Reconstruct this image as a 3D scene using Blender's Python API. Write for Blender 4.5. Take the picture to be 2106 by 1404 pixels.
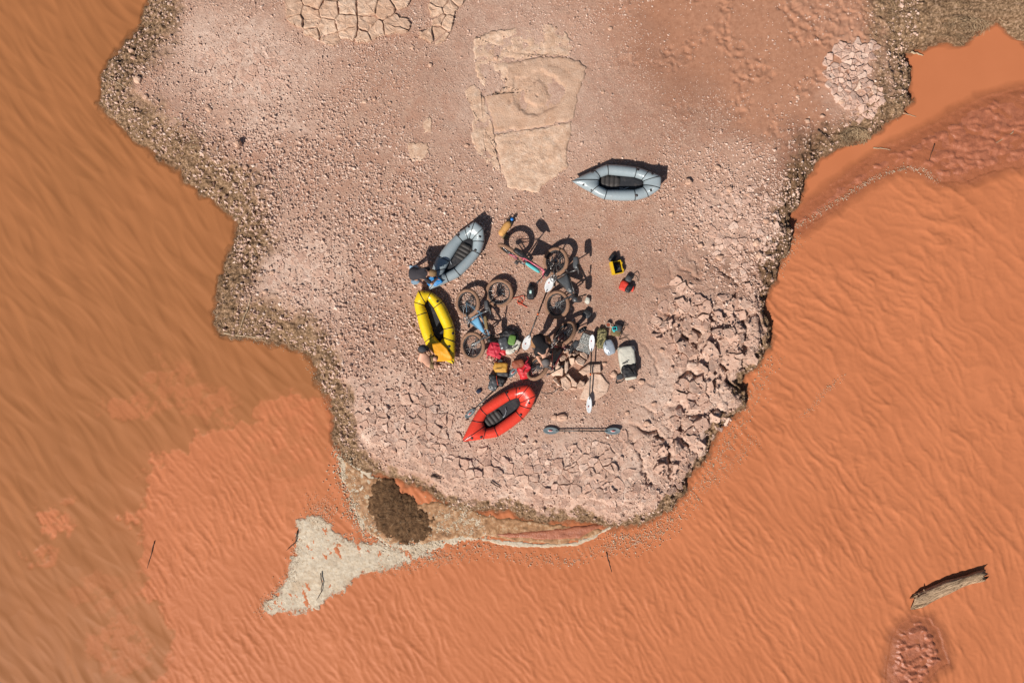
import bpy, math, random
import numpy as np
from mathutils import Vector, Matrix, Quaternion

# ------------------------------------------------------------------ reset
for o in list(bpy.data.objects):
    bpy.data.objects.remove(o, do_unlink=True)
scene = bpy.context.scene
COL = scene.collection
R = math.radians

# ------------------------------------------------------------------ camera (drone looking straight down)
CAM_H = 20.4            # metres above the camp
PPM = 80.0              # photo pixels per metre at camp level
cam_d = bpy.data.cameras.new('camera')
cam = bpy.data.objects.new('camera', cam_d)
COL.objects.link(cam)
cam.location = (0, 0, CAM_H)
cam.rotation_euler = (0, 0, 0)
cam_d.sensor_width = 36.0
cam_d.lens = 18.0 * CAM_H / (1053.0 / PPM)
cam_d.clip_end = 3000
scene.camera = cam

# ------------------------------------------------------------------ sky, sun, exposure
SUN_EL = R(43)
SH = Vector((0.585, 0.811))                  # direction in which shadows fall on the ground
w = bpy.data.worlds.new('World')
scene.world = w
w.use_nodes = True
nt = w.node_tree
bg = nt.nodes['Background']
sky = nt.nodes.new('ShaderNodeTexSky')
sky.sky_type = 'NISHITA'
sky.sun_disc = False
sky.sun_elevation = SUN_EL
sky.sun_rotation = math.atan2(-SH.x, -SH.y)
nt.links.new(sky.outputs[0], bg.inputs[0])
bg.inputs[1].default_value = 0.05
sd = bpy.data.lights.new('sun', 'SUN')
sd.energy = 5.0
sd.angle = R(0.5)
sd.color = (1.0, 0.955, 0.89)
sun = bpy.data.objects.new('sun', sd)
COL.objects.link(sun)
sun_to = Vector((-SH.x * math.cos(SUN_EL), -SH.y * math.cos(SUN_EL), math.sin(SUN_EL)))
sun.rotation_euler = sun_to.to_track_quat('Z', 'Y').to_euler()
sun.location = sun_to * 60
vs = scene.view_settings
vs.view_transform = 'Standard'
vs.look = 'None'
vs.gamma = 1.0
vs.use_curve_mapping = False
vs.exposure = 0.34
scene.render.engine = 'CYCLES'

# ------------------------------------------------------------------ helpers
random.seed(7)
RNG = np.random.default_rng(11)
WATER_Z = -0.45

def P(px, py, z=0.0):
    k = (CAM_H - z) / CAM_H / PPM
    return Vector(((px - 1053.0) * k, (702.0 - py) * k, z))

def PP(pts, z=0.0):
    return [P(a, b, z) for a, b in pts]

def crop(ox, oy, s):
    """coordinates read off an enlarged view back to photo pixels"""
    return lambda x, y: (ox + x / s, oy + y / s)

def lin(c):
    c = c / 255.0
    return c / 12.92 if c <= 0.04045 else ((c + 0.055) / 1.055) ** 2.4

def C(r, g, b, k=1.32):
    return (lin(r) / k, lin(g) / k, lin(b) / k, 1.0)

class Nodes:
    def __init__(self, name):
        self.m = bpy.data.materials.new(name)
        self.m.use_nodes = True
        self.t = self.m.node_tree
        self.b = self.t.nodes['Principled BSDF']
        self.out = self.t.nodes['Material Output']
        self.co = None
    def n(self, kind, **kw):
        x = self.t.nodes.new(kind)
        for k, v in kw.items():
            setattr(x, k, v)
        return x
    def l(self, a, b):
        self.t.links.new(a, b)
    def pos(self):
        if self.co is None:
            g = self.n('ShaderNodeNewGeometry')
            self.co = g.outputs['Position']
        return self.co
    def noise(self, scale, detail=4, rough=0.55, dist=0.0, vec=None):
        x = self.n('ShaderNodeTexNoise')
        x.inputs['Scale'].default_value = scale
        x.inputs['Detail'].default_value = detail
        x.inputs['Roughness'].default_value = rough
        x.inputs['Distortion'].default_value = dist
        self.l(vec or self.pos(), x.inputs['Vector'])
        return x.outputs['Fac']
    def voro(self, scale, feature='F1', out='Distance', vec=None, rand=1.0):
        x = self.n('ShaderNodeTexVoronoi', feature=feature)
        x.inputs['Scale'].default_value = scale
        x.inputs['Randomness'].default_value = rand
        self.l(vec or self.pos(), x.inputs['Vector'])
        return x.outputs[out]
    def ramp(self, fac, stops, interp='LINEAR'):
        x = self.n('ShaderNodeValToRGB')
        x.color_ramp.interpolation = interp
        e = x.color_ramp.elements
        while len(e) < len(stops):
            e.new(0.5)
        for i, (p, c) in enumerate(stops):
            e[i].position = p
            e[i].color = c if len(c) == 4 else (*c, 1)
        self.l(fac, x.inputs[0])
        return x.outputs[0]
    def mix(self, fac, a, b, mode='MIX'):
        x = self.n('ShaderNodeMix', data_type='RGBA', blend_type=mode)
        x.clamp_factor = True
        for s, v in ((x.inputs['Factor'], fac), (x.inputs['A'], a), (x.inputs['B'], b)):
            if hasattr(v, 'is_linked'):
                self.l(v, s)
            else:
                s.default_value = v
        return x.outputs['Result']
    def math(self, op, a, b=0.0, clamp=False):
        x = self.n('ShaderNodeMath', operation=op, use_clamp=clamp)
        for s, v in ((x.inputs[0], a), (x.inputs[1], b)):
            if hasattr(v, 'is_linked'):
                self.l(v, s)
            else:
                s.default_value = v
        return x.outputs[0]
    def mrange(self, v, a, b, c=0.0, d=1.0):
        x = self.n('ShaderNodeMapRange')
        self.l(v, x.inputs[0])
        for i, q in enumerate((a, b, c, d)):
            x.inputs[i + 1].default_value = q
        return x.outputs[0]
    def attr(self, name, out='Color'):
        x = self.n('ShaderNodeAttribute', attribute_name=name)
        return x.outputs[out]
    def bump(self, h, strength=0.5, dist=0.02, prev=None):
        x = self.n('ShaderNodeBump')
        x.inputs['Strength'].default_value = strength
        x.inputs['Distance'].default_value = dist
        self.l(h, x.inputs['Height'])
        if prev is not None:
            self.l(prev, x.inputs['Normal'])
        return x.outputs['Normal']
    def set(self, color=None, rough=None, normal=None, spec=None, metal=None):
        for nm, v in (('Base Color', color), ('Roughness', rough), ('Normal', normal),
                      ('Specular IOR Level', spec), ('Metallic', metal)):
            if v is None:
                continue
            if hasattr(v, 'is_linked'):
                self.l(v, self.b.inputs[nm])
            else:
                self.b.inputs[nm].default_value = v
        return self.m

_mc = {}
def fabric(name, rgb, rough=0.6, spec=0.3, dirt=0.25, bump=0.25, scale=30, dirtcol=(150, 112, 90), metal=0.0):
    """plain coloured material with grain, a little dust and creases"""
    if name in _mc:
        return _mc[name]
    n = Nodes(name)
    c = C(*rgb)
    dk = tuple(v * 0.72 for v in c[:3]) + (1,)
    base = n.mix(n.noise(scale * 0.5, 3), dk, c)
    d = n.mrange(n.noise(7, 5, 0.7), 0.52, 0.75, 0, dirt)
    col = n.mix(d, base, C(*dirtcol))
    nb = n.bump(n.noise(scale, 3, 0.6, 0.6), bump, 0.02)
    _mc[name] = n.set(col, rough, nb, spec, metal)
    return _mc[name]

class MB:
    """collects geometry; build() links it as one mesh object"""
    def __init__(s):
        s.v = []
        s.f = []
    def add(s, vs_, fs):
        o = len(s.v)
        s.v.extend([tuple(p) for p in vs_])
        s.f.extend([tuple(i + o for i in q) for q in fs])
        return s
    def tube(s, pts, rad, n=8, closed=False, caps=True, squash=None):
        pts = [Vector(p) for p in pts]
        m = len(pts)
        if not hasattr(rad, '__len__'):
            rad = [rad] * m
        vs_, fs = [], []
        prev = None
        for i, p in enumerate(pts):
            if closed:
                t = pts[(i + 1) % m] - pts[i - 1]
            else:
                t = pts[min(i + 1, m - 1)] - pts[max(i - 1, 0)]
            if t.length < 1e-9:
                t = Vector((0, 0, 1))
            t.normalize()
            if prev is None:
                a = Vector((0, 0, 1)) if abs(t.z) < 0.9 else Vector((1, 0, 0))
                u = t.cross(a).normalized()
            else:
                u = (prev - t * prev.dot(t)).normalized()
            prev = u
            q = t.cross(u)
            for k in range(n):
                an = 2 * math.pi * k / n
                du = u * math.cos(an) * rad[i]
                dq = q * math.sin(an) * rad[i] * (squash or 1.0)
                vs_.append(p + du + dq)
        for i in range(m if closed else m - 1):
            j = (i + 1) % m
            for k in range(n):
                k2 = (k + 1) % n
                fs.append((i * n + k, i * n + k2, j * n + k2, j * n + k))
        if caps and not closed:
            fs.append(tuple(range(n - 1, -1, -1)))
            fs.append(tuple((m - 1) * n + k for k in range(n)))
        return s.add(vs_, fs)
    def box(s, c, size, rz=0.0, M=None, bevel=0.0):
        hx, hy, hz = size[0] / 2, size[1] / 2, size[2] / 2
        if M is None:
            M = Matrix.Rotation(rz, 3, 'Z')
        c = Vector(c)
        b = min(bevel, hx * .9, hy * .9, hz * .9)
        if b <= 0:
            vs_ = [c + M @ Vector((x * hx, y * hy, z * hz)) for z in (-1, 1) for x, y in ((-1, -1), (1, -1), (1, 1), (-1, 1))]
            fs = [(3, 2, 1, 0), (4, 5, 6, 7)] + [(i, (i + 1) % 4, (i + 1) % 4 + 4, i + 4) for i in range(4)]
            return s.add(vs_, fs)
        def ring(hx_, hy_, z, bb):
            o = []
            for sx, sy in ((-1, -1), (1, -1), (1, 1), (-1, 1)):
                p1 = (sx * hx_, sy * (hy_ - bb)); p2 = (sx * (hx_ - bb), sy * hy_)
                o += [p1, p2] if sx * sy < 0 else [p2, p1]
            o = [o[i] for i in range(8)]
            return [c + M @ Vector((x, y, z)) for x, y in sorted(o, key=lambda q: math.atan2(q[1], q[0]))]
        rs = [ring(hx - b, hy - b, -hz, b * .5), ring(hx, hy, -hz + b, b), ring(hx, hy, hz - b, b), ring(hx - b, hy - b, hz, b * .5)]
        return s.rings(rs)
    def rings(s, rs, cap0=True, cap1=True):
        n = len(rs[0])
        vs_ = [p for r in rs for p in r]
        fs = []
        for i in range(len(rs) - 1):
            for k in range(n):
                k2 = (k + 1) % n
                fs.append((i * n + k, i * n + k2, (i + 1) * n + k2, (i + 1) * n + k))
        if cap0:
            fs.append(tuple(range(n - 1, -1, -1)))
        if cap1:
            o = (len(rs) - 1) * n
            fs.append(tuple(o + k for k in range(n)))
        return s.add(vs_, fs)
    def superq(s, c, dims, M=None, e1=0.5, e2=0.5, nu=20, nv=12, noise=0.0, nscale=6.0, seed=0, fn=None):
        """rounded box / pillow: dims are full sizes"""
        M = M or Matrix.Identity(3)
        c = Vector(c)
        a, b, h = dims[0] / 2, dims[1] / 2, dims[2] / 2
        sp = lambda x, e: math.copysign(abs(x) ** e, x)
        rs = []
        for j in range(nv + 1):
            ph = -math.pi / 2 + math.pi * j / nv
            ph = max(-math.pi / 2 + 0.03, min(math.pi / 2 - 0.03, ph))
            r = []
            for i in range(nu):
                th = 2 * math.pi * i / nu
                p = Vector((a * sp(math.cos(ph), e1) * sp(math.cos(th), e2),
                            b * sp(math.cos(ph), e1) * sp(math.sin(th), e2),
                            h * sp(math.sin(ph), e1)))
                if fn:
                    p = Vector(fn(p.x / a, p.y / b, p.z / h))
                    p = Vector((p.x * a, p.y * b, p.z * h))
                if noise:
                    k = hn(p.x * nscale + seed * 7.1, p.y * nscale + seed * 3.3, p.z * nscale)
                    k2 = hn(p.x * nscale * 2.3 + seed, p.y * nscale * 2.3, p.z * nscale * 2.3)
                    f = 1 + noise * (k + 0.5 * k2)
                    p = Vector((p.x * f, p.y * f, p.z * f))
                r.append(c + M @ p)
            rs.append(r)
        return s.rings(rs)
    def prism(s, poly, z0, z1, inset=0.0):
        n = len(poly)
        cx = sum(p[0] for p in poly) / n; cy = sum(p[1] for p in poly) / n
        k = 1 - inset
        r0 = [(p[0], p[1], z0) for p in poly]
        r1 = [(p[0], p[1], z1 - inset * .05) for p in poly]
        r2 = [(cx + (p[0] - cx) * k, cy + (p[1] - cy) * k, z1) for p in poly]
        return s.rings([r0, r1, r2] if inset else [r0, r1])
    def build(s, name, mat, parent=None, origin=None, smooth=True):
        o3 = Vector(origin) if origin is not None else (Vector(parent['_o']) if parent is not None and '_o' in parent else Vector((0, 0, 0)))
        me = bpy.data.meshes.new(name)
        me.from_pydata([(p[0] - o3.x, p[1] - o3.y, p[2] - o3.z) for p in s.v], [], s.f)
        me.update()
        if smooth:
            me.polygons.foreach_set('use_smooth', [True] * len(me.polygons))
        me.materials.append(mat)
        ob = bpy.data.objects.new(name, me)
        COL.objects.link(ob)
        if parent is not None:
            ob.parent = parent
            if parent.type != 'EMPTY':      # sub-part: shares its part's frame
                pass
            ob['_o'] = tuple(o3)
        else:
            ob.location = o3
            ob['_o'] = tuple(o3)
        return ob

def hn(x, y, z):
    """cheap smooth pseudo-noise in -1..1"""
    return (math.sin(x * 1.7 + 1.3 * math.sin(y * 1.3 + z)) + math.sin(y * 2.1 + 1.1 * math.sin(z * 1.7 + x * .7)) + math.sin(z * 1.9 + 1.2 * math.sin(x * 1.1 + y * .9))) / 3

def thing(name, label, cat, loc, group=None):
    o = bpy.data.objects.new(name, None)
    COL.objects.link(o)
    o.location = loc
    o.empty_display_size = 0.1
    o['_o'] = tuple(loc)
    return tag(o, label, cat, group)

def tag(o, label=None, cat=None, group=None, kind=None):
    if label: o['label'] = label
    if cat: o['category'] = cat
    if group: o['group'] = group
    if kind: o['kind'] = kind
    return o

def mesh_np(name, V, F, mat, smooth=True, attrs=None):
    """V (n,3) float, F (m,k) int"""
    me = bpy.data.meshes.new(name)
    m, k = F.shape
    me.vertices.add(len(V))
    me.vertices.foreach_set('co', np.ascontiguousarray(V, dtype=np.float32).ravel())
    me.loops.add(m * k)
    me.loops.foreach_set('vertex_index', np.ascontiguousarray(F, dtype=np.int32).ravel())
    me.polygons.add(m)
    me.polygons.foreach_set('loop_start', np.arange(0, m * k, k, dtype=np.int32))
    me.polygons.foreach_set('loop_total', np.full(m, k, dtype=np.int32))
    me.polygons.foreach_set('use_smooth', np.full(m, smooth))
    for an, arr in (attrs or {}).items():
        if arr.ndim == 2:
            a = me.attributes.new(an, 'FLOAT_COLOR', 'POINT')
            a.data.foreach_set('color', np.ascontiguousarray(arr, dtype=np.float32).ravel())
        else:
            a = me.attributes.new(an, 'FLOAT', 'POINT')
            a.data.foreach_set('value', np.ascontiguousarray(arr, dtype=np.float32).ravel())
    me.update(calc_edges=True)
    me.validate()
    me.materials.append(mat)
    ob = bpy.data.objects.new(name, me)
    COL.objects.link(ob)
    ob['_o'] = (0.0, 0.0, 0.0)
    return ob

# ------------------------------------------------------------------ numpy noise
_perm = RNG.permutation(4096)
_perm = np.concatenate([_perm, _perm])
_ga = RNG.random(4096) * 2 * np.pi
_gx, _gy = np.cos(_ga), np.sin(_ga)
_ra, _rb, _rc = RNG.random(4096), RNG.random(4096), RNG.random(4096)

def hsh(ix, iy, seed=0):
    return _perm[(_perm[(ix + seed * 131) & 4095] + iy) & 4095]

def pn(x, y, seed=0):
    xi = np.floor(x).astype(np.int64); yi = np.floor(y).astype(np.int64)
    xf = x - xi; yf = y - yi
    u = xf * xf * xf * (xf * (xf * 6 - 15) + 10)
    v = yf * yf * yf * (yf * (yf * 6 - 15) + 10)
    def g(a, b):
        h = hsh(xi + a, yi + b, seed)
        return _gx[h] * (xf - a) + _gy[h] * (yf - b)
    n0 = g(0, 0) * (1 - u) + g(1, 0) * u
    n1 = g(0, 1) * (1 - u) + g(1, 1) * u
    return (n0 * (1 - v) + n1 * v) * 1.5

def fbm(x, y, oct=4, seed=0, gain=0.5):
    a, s, t = 1.0, 0.0, 0.0
    for i in range(oct):
        s = s + a * pn(x * 2 ** i, y * 2 ** i, seed + i)
        t += a
        a *= gain
    return s / t

def worley(x, y, seed=0):
    xi = np.floor(x).astype(np.int64); yi = np.floor(y).astype(np.int64)
    f1 = np.full(x.shape, 9.0); f2 = np.full(x.shape, 9.0); cid = np.zeros(x.shape)
    for a in (-1, 0, 1):
        for b in (-1, 0, 1):
            h = hsh(xi + a, yi + b, seed)
            d = np.hypot(xi + a + _ra[h] - x, yi + b + _rb[h] - y)
            c = d < f1
            f2 = np.where(c, f1, np.minimum(f2, d))
            cid = np.where(c, _rc[h], cid)
            f1 = np.where(c, d, f1)
    return f1, f2, cid

def sstep(a, b, x):
    t = np.clip((x - a) / (b - a), 0, 1)
    return t * t * (3 - 2 * t)

def sdf(poly, x, y):
    """signed distance in the polygon's own units, inside positive"""
    d = np.full(x.shape, 1e9)
    ins = np.zeros(x.shape, bool)
    n = len(poly)
    for i in range(n):
        ax, ay = poly[i][0], poly[i][1]
        bx, by = poly[(i + 1) % n][0], poly[(i + 1) % n][1]
        ex, ey = bx - ax, by - ay
        t = np.clip(((x - ax) * ex + (y - ay) * ey) / (ex * ex + ey * ey + 1e-12), 0, 1)
        d = np.minimum(d, (x - ax - t * ex) ** 2 + (y - ay - t * ey) ** 2)
        c = (ay > y) != (by > y)
        with np.errstate(divide='ignore', invalid='ignore'):
            ins ^= c & (x < ex * (y - ay) / (ey if ey else 1e-12) + ax)
    d = np.sqrt(d)
    return np.where(ins, d, -d)

def axis(lo, hi, step, far=420.0, grow=1.35):
    a = np.arange(lo, hi + step * .5, step)
    out = []
    s = step; p = a[-1]
    while p < far:
        s *= grow; p += s; out.append(p)
    pre = []
    s = step; p = a[0]
    while p > -far:
        s *= grow; p -= s; pre.append(p)
    return np.concatenate([np.array(pre[::-1]), a, np.array(out)])

def grid_faces(nx, ny, keep=None):
    i = np.arange(nx * ny).reshape(ny, nx)
    F = np.stack([i[:-1, :-1], i[:-1, 1:], i[1:, 1:], i[1:, :-1]], -1).reshape(-1, 4)
    if keep is not None:
        k = keep.reshape(ny, nx)
        kf = (k[:-1, :-1] | k[:-1, 1:] | k[1:, 1:] | k[1:, :-1]).reshape(-1)
        F = F[kf]
    return F

def compact(V, F, arrs):
    used = np.zeros(len(V), bool)
    used[F.ravel()] = True
    mp = np.cumsum(used) - 1
    return V[used], mp[F], {k: a[used] for k, a in arrs.items()}

# ------------------------------------------------------------------ materials of the setting
def mat_ground():
    n = Nodes('gravel_ground')
    z = n.attr('zone')
    sep = n.n('ShaderNodeSeparateColor'); n.l(z, sep.inputs[0])
    mud, sand, crust = sep.outputs[0], sep.outputs[1], sep.outputs[2]
    tone = n.attr('tone', 'Fac')
    f = n.noise(2.2, 6, 0.65)
    f2 = n.noise(38, 4, 0.7)
    f3 = n.voro(24, 'F1', 'Color')
    s3 = n.n('ShaderNodeSeparateColor'); n.l(f3, s3.inputs[0])
    g = n.ramp(f2, [(0.3, C(134, 98, 82)), (0.5, C(184, 144, 124)), (0.7, C(222, 188, 168))])
    g = n.mix(n.mrange(s3.outputs[0], 0, 1, 0.0, 0.45), g, C(224, 188, 162))
    g = n.mix(n.mrange(f, 0.40, 0.62, 0, 0.6), g, C(184, 134, 110))
    cr = n.ramp(n.noise(14, 6, 0.7), [(0.3, C(204, 166, 146)), (0.5, C(230, 198, 178)), (0.75, C(242, 214, 194))])
    g = n.mix(n.math('MULTIPLY', crust, n.mrange(n.noise(5, 5, 0.7), 0.3, 0.6, 0.25, 1.0)), g, cr)
    sc = n.ramp(n.noise(9, 6, 0.6), [(0.3, C(178, 124, 96)), (0.7, C(200, 146, 116))])
    g = n.mix(sand, g, sc)
    mc = n.ramp(n.noise(16, 8, 0.75), [(0.34, C(72, 52, 38)), (0.45, C(126, 98, 72)), (0.54, C(164, 132, 102)), (0.66, C(210, 174, 146))])
    g = n.mix(mud, g, mc)
    # darker, damper tone of the soil
    g = n.mix(tone, g, n.mix(1.0, g, (0.64, 0.58, 0.55, 1), 'MULTIPLY'))
    b1 = n.bump(n.noise(60, 5, 0.75), 0.9, 0.025)
    inv = n.math('SUBTRACT', 1.0, sand)
    vb = n.math('MULTIPLY', n.voro(22), inv)
    b2 = n.bump(vb, 0.35, 0.02, b1)
    return n.set(g, 0.92, b2, 0.15)

def mat_rock(name, cols, scale=6, bump=0.6, dust=0.0, rndattr=False, rough=0.9):
    n = Nodes(name)
    c = n.ramp(n.noise(scale, 8, 0.68), [(0.28, C(*cols[0])), (0.5, C(*cols[1])), (0.72, C(*cols[2]))])
    if rndattr:
        r = n.attr('rnd', 'Fac')
        c = n.mix(n.mrange(r, 0, 1, 0.0, 0.75), c, n.ramp(r, [(0.0, C(*cols[0])), (0.5, C(*cols[1])), (1.0, C(*cols[2]))]))
    else:
        oi = n.n('ShaderNodeObjectInfo')
        c = n.mix(n.mrange(oi.outputs['Random'], 0, 1, 0, 0.6), c, C(*cols[0]))
    if dust:
        d = n.mrange(n.noise(2.5, 6, 0.7), 0.48, 0.62, 0, dust)
        c = n.mix(d, c, C(196, 152, 122))
    b = n.bump(n.noise(scale * 4, 6, 0.7), bump, 0.03)
    return n.set(c, rough, b, 0.15)

def mat_water():
    n = Nodes('silty_water')
    z = n.attr('silt', 'Fac')
    brown = n.ramp(n.noise(0.35, 3, 0.5), [(0.3, C(163, 105, 65)), (0.7, C(170, 109, 68))])
    orange = n.ramp(n.noise(0.5, 4, 0.5), [(0.3, C(191, 115, 76)), (0.7, C(200, 122, 82))])
    col = n.mix(z, brown, orange)
    fine = n.noise(30, 3, 0.6)
    nb = n.bump(fine, 0.06, 0.02)
    n.set(col, 0.5, nb, 0.07)
    # silt hides the bed: the shallower the clearer
    tr = n.n('ShaderNodeBsdfTransparent')
    mx = n.n('ShaderNodeMixShader')
    dep = n.attr('depth', 'Fac')
    n.l(n.mrange(dep, 0.0, 0.075, 0.25, 1.0), mx.inputs[0])
    n.l(tr.outputs[0], mx.inputs[1]); n.l(n.b.outputs[0], mx.inputs[2])
    n.l(mx.outputs[0], n.out.inputs['Surface'])
    return n.m

def mat_wetmud(name, cols, rough=0.3, spec=0.5):
    n = Nodes(name)
    c = n.ramp(n.noise(7, 6, 0.65), [(0.3, C(*cols[0])), (0.52, C(*cols[1])), (0.75, C(*cols[2]))])
    b = n.bump(n.noise(22, 5, 0.6), 0.5, 0.03)
    return n.set(c, n.mrange(n.noise(4, 3), 0.3, 0.7, rough, rough + 0.35), b, spec)

def mat_foam():
    n = Nodes('dried_foam')
    c = n.ramp(n.noise(11, 8, 0.72), [(0.28, C(160, 134, 108)), (0.42, C(214, 192, 164)), (0.58, C(230, 214, 190)), (0.8, C(240, 228, 210))])
    c = n.mix(n.mrange(n.noise(1.6, 5, 0.6), 0.5, 0.66, 0, 0.55), c, C(196, 162, 126))
    c = n.mix(n.mrange(n.noise(3.5, 5, .65), .35, .65, .15, .6), c, C(180, 162, 140))
    b = n.bump(n.noise(9, 5, .6, .8), .5, .04)
    b = n.bump(n.noise(50, 4, 0.7), 0.4, 0.015, b)
    n.set(c, 0.8, b, 0.2)
    # lacy, breaking up towards the edge
    e = n.attr('rnd', 'Fac')
    k = n.math('ADD', n.math('MULTIPLY', e, 1.25), n.math('SUBTRACT', n.noise(17, 5, .7), n.mrange(n.noise(5, 3, .6), .3, .7, .35, .75)))
    mx = n.n('ShaderNodeMixShader'); tr = n.n('ShaderNodeBsdfTransparent')
    n.l(n.mrange(k, -.08, .42), mx.inputs[0]); n.l(tr.outputs[0], mx.inputs[1]); n.l(n.b.outputs[0], mx.inputs[2])
    n.l(mx.outputs[0], n.out.inputs['Surface'])
    return n.m

M_GROUND = mat_ground()
M_CRUST = mat_rock('cracked_crust', [(192, 150, 130), (220, 182, 160), (240, 208, 186)], 9, 0.9)
M_RUBBLE = mat_rock('crust_rubble', [(186, 144, 126), (216, 178, 158), (238, 206, 186)], 9, 0.9, rndattr=True)
M_GRAVEL = mat_rock('gravel_stone', [(152, 114, 96), (210, 174, 154), (246, 220, 202)], 20, 0.3, rndattr=True)
M_SAND = mat_rock('sandstone', [(200, 160, 134), (226, 190, 162), (242, 214, 190)], 7, 1.0, dust=0.5)
M_WHITE = mat_rock('pale_cracked_rock', [(208, 168, 146), (232, 198, 174), (242, 214, 192)], 6, 0.6)
M_STONE = mat_rock('loose_stone', [(196, 152, 128), (222, 182, 156), (238, 204, 178)], 8, 0.7)
M_FIRE = mat_rock('hearth_stone', [(206, 168, 144), (230, 196, 172), (244, 218, 196)], 6, 0.9)
M_WATER = mat_water()
M_MUDBAR = mat_wetmud('wet_red_mud', [(150, 88, 62), (174, 104, 74), (190, 120, 88)], 0.3, 0.4)
M_SHELF = mat_wetmud('shallow_shelf_mud', [(112, 82, 56), (176, 128, 88), (222, 194, 158)], 0.5, 0.3)
M_FOAM = mat_foam()
M_DEBRIS = mat_rock('rotting_debris', [(70, 48, 33), (122, 90, 62), (178, 136, 98)], 11, 1.0)

# ------------------------------------------------------------------ ground
SHORE = [(300, -160), (304, 0), (285, 55), (255, 95), (225, 130), (208, 165), (207, 210), (225, 245), (262, 280), (300, 305), (345, 340), (385, 375),
         (425, 405), (455, 425), (482, 455), (487, 480), (472, 520), (452, 570), (440, 610), (435, 640), (450, 675), (475, 692), (530, 700), (580, 708),
         (625, 730), (648, 765), (662, 800), (677, 830), (688, 870), (692, 910), (712, 945), (762, 972), (830, 990), (880, 1012), (925, 1042), (985, 1050), (1060, 1052),
         (1105, 1068), (1180, 1066), (1255, 1084), (1325, 1072), (1378, 1048), (1395, 1020), (1418, 985), (1450, 940), (1470, 900), (1492, 862), (1528, 832),
         (1534, 805), (1522, 790), (1558, 745), (1581, 712), (1585, 688), (1572, 640), (1577, 600), (1592, 560), (1615, 520), (1630, 490), (1626, 468),
         (1618, 456), (1640, 410), (1652, 370), (1682, 326), (1740, 300), (1800, 270), (1850, 236), (1870, 210), (1868, 180), (1859, 130), (1860, 108), (1900, 104),
         (1942, 88), (1990, 90), (2006, 64), (2050, 46), (2086, 60), (2110, 95), (2180, 130), (2500, 160), (9000, -2000), (9000, -36000), (-9000, -36000), (-3000, -4000)]
shore_w = [P(a, b, WATER_Z) for a, b in SHORE]

gx = axis(P(170, 0).x, P(1905, 0).x, 0.028)
gy = axis(P(0, 1135).y, P(0, -90).y, 0.028)
X, Y = np.meshgrid(gx, gy)
PX = 1053 + X * PPM
PY = 702 - Y * PPM

def blob(px, py, cx, cy, rx, ry, rot=0.0, soft=1.0):
    c, s = math.cos(R(rot)), math.sin(R(rot))
    a = ((px - cx) * c + (py - cy) * s) / rx
    b = (-(px - cx) * s + (py - cy) * c) / ry
    return np.clip(1.6 * np.exp(-(a * a + b * b) * soft) , 0, 1)

S = sdf(shore_w, X, Y)
warp = 0.18 * fbm(X * 1.1, Y * 1.1, 4, 3) + 0.16 * fbm(X * 3.7, Y * 3.7, 5, 8, .6)
Sn = S + warp
leftness = 1 - sstep(560, 900, PX)
bottomness = sstep(800, 960, PY) * (1 - sstep(1250, 1400, PX))
Wd = 0.55 + 0.75 * leftness + 0.35 * bottomness + 0.35 * sstep(330, 250, PY) * (PX > 1500)
t = np.clip(Sn / Wd, -3, 1)
steep = sstep(1380, 1480, PX) * sstep(1060, 900, PY)
prof = np.where(t > 0, 0.45 * (1 - (1 - t) ** 1.8) + .09 * sstep(0, .06, Sn) * (1 - t) * (.35 + steep), 0.55 * Sn)
lv = .11
pt = prof + .05 * fbm(X * 2.3, Y * 2.3, 4, 14, .6)
q_ = pt / lv
terr = lv * (np.floor(q_) + sstep(.55, .95, q_ - np.floor(q_))) - (pt - prof)
prof = np.where((t > 0.04) & (t < 1), prof + .75 * (terr - prof) * sstep(1, .75, t), prof)
Hh = WATER_Z + prof
Hh = np.maximum(Hh, -2.2)
land = sstep(0.1, 0.5, t)
nz1 = fbm(X * .5, Y * .5, 4, 20)
nz2 = fbm(X * 3.1, Y * 3.1, 4, 30)
nz3 = fbm(X * 11, Y * 11, 3, 40)

nzw = fbm(X * .9, Y * .9, 5, 61)
PXw = PX + 60 * nzw + 12 * nz2
PYw = PY + 60 * fbm(X * .9, Y * .9, 5, 71) + 12 * nz3
sand = np.maximum.reduce([blob(PXw, PYw, 1520, 60, 260, 170, 25), blob(PXw, PYw, 1600, 190, 120, 110, 0) * .9,
                          blob(PXw, PYw, 1700, 30, 150, 90) * .9])
fine = np.maximum.reduce([blob(PXw, PYw, 1330, 640, 150, 140), blob(PXw, PYw, 930, 210, 90, 130) * .8, blob(PXw, PYw, 1240, 560, 170, 120) * .9,
                          blob(PXw, PYw, 1330, 200, 150, 120) * .8, blob(PXw, PYw, 1000, 60, 90, 60) * .6])
crust = np.maximum.reduce([blob(PXw, PYw, 500, 130, 130, 90, 15), blob(PXw, PYw, 620, 560, 95, 80), blob(PXw, PYw, 830, 860, 150, 70, 15),
                           blob(PXw, PYw, 1180, 970, 230, 80), blob(PXw, PYw, 1740, 160, 75, 85, 40), blob(PXw, PYw, 1420, 830, 100, 130), blob(PXw, PYw, 560, 255, 90, 40) * .8,
                           blob(PXw, PYw, 1080, 190, 150, 170) * .55, blob(PXw, PYw, 1480, 720, 90, 110) * .7, blob(PXw, PYw, 1500, 440, 90, 90) * .5])
muddist = 0.95 * leftness + 0.25 + 0.35 * (PX > 1560) * (PY < 560) + 0.0 * bottomness - .45 * sstep(880, 960, PY) * leftness
mud = 1 - sstep(0.6, 1.25, (S + 0.5 * fbm(X * 1.3, Y * 1.3, 5, 90) + 0.3 * fbm(X * 5, Y * 5, 4, 95)) / muddist)
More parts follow.
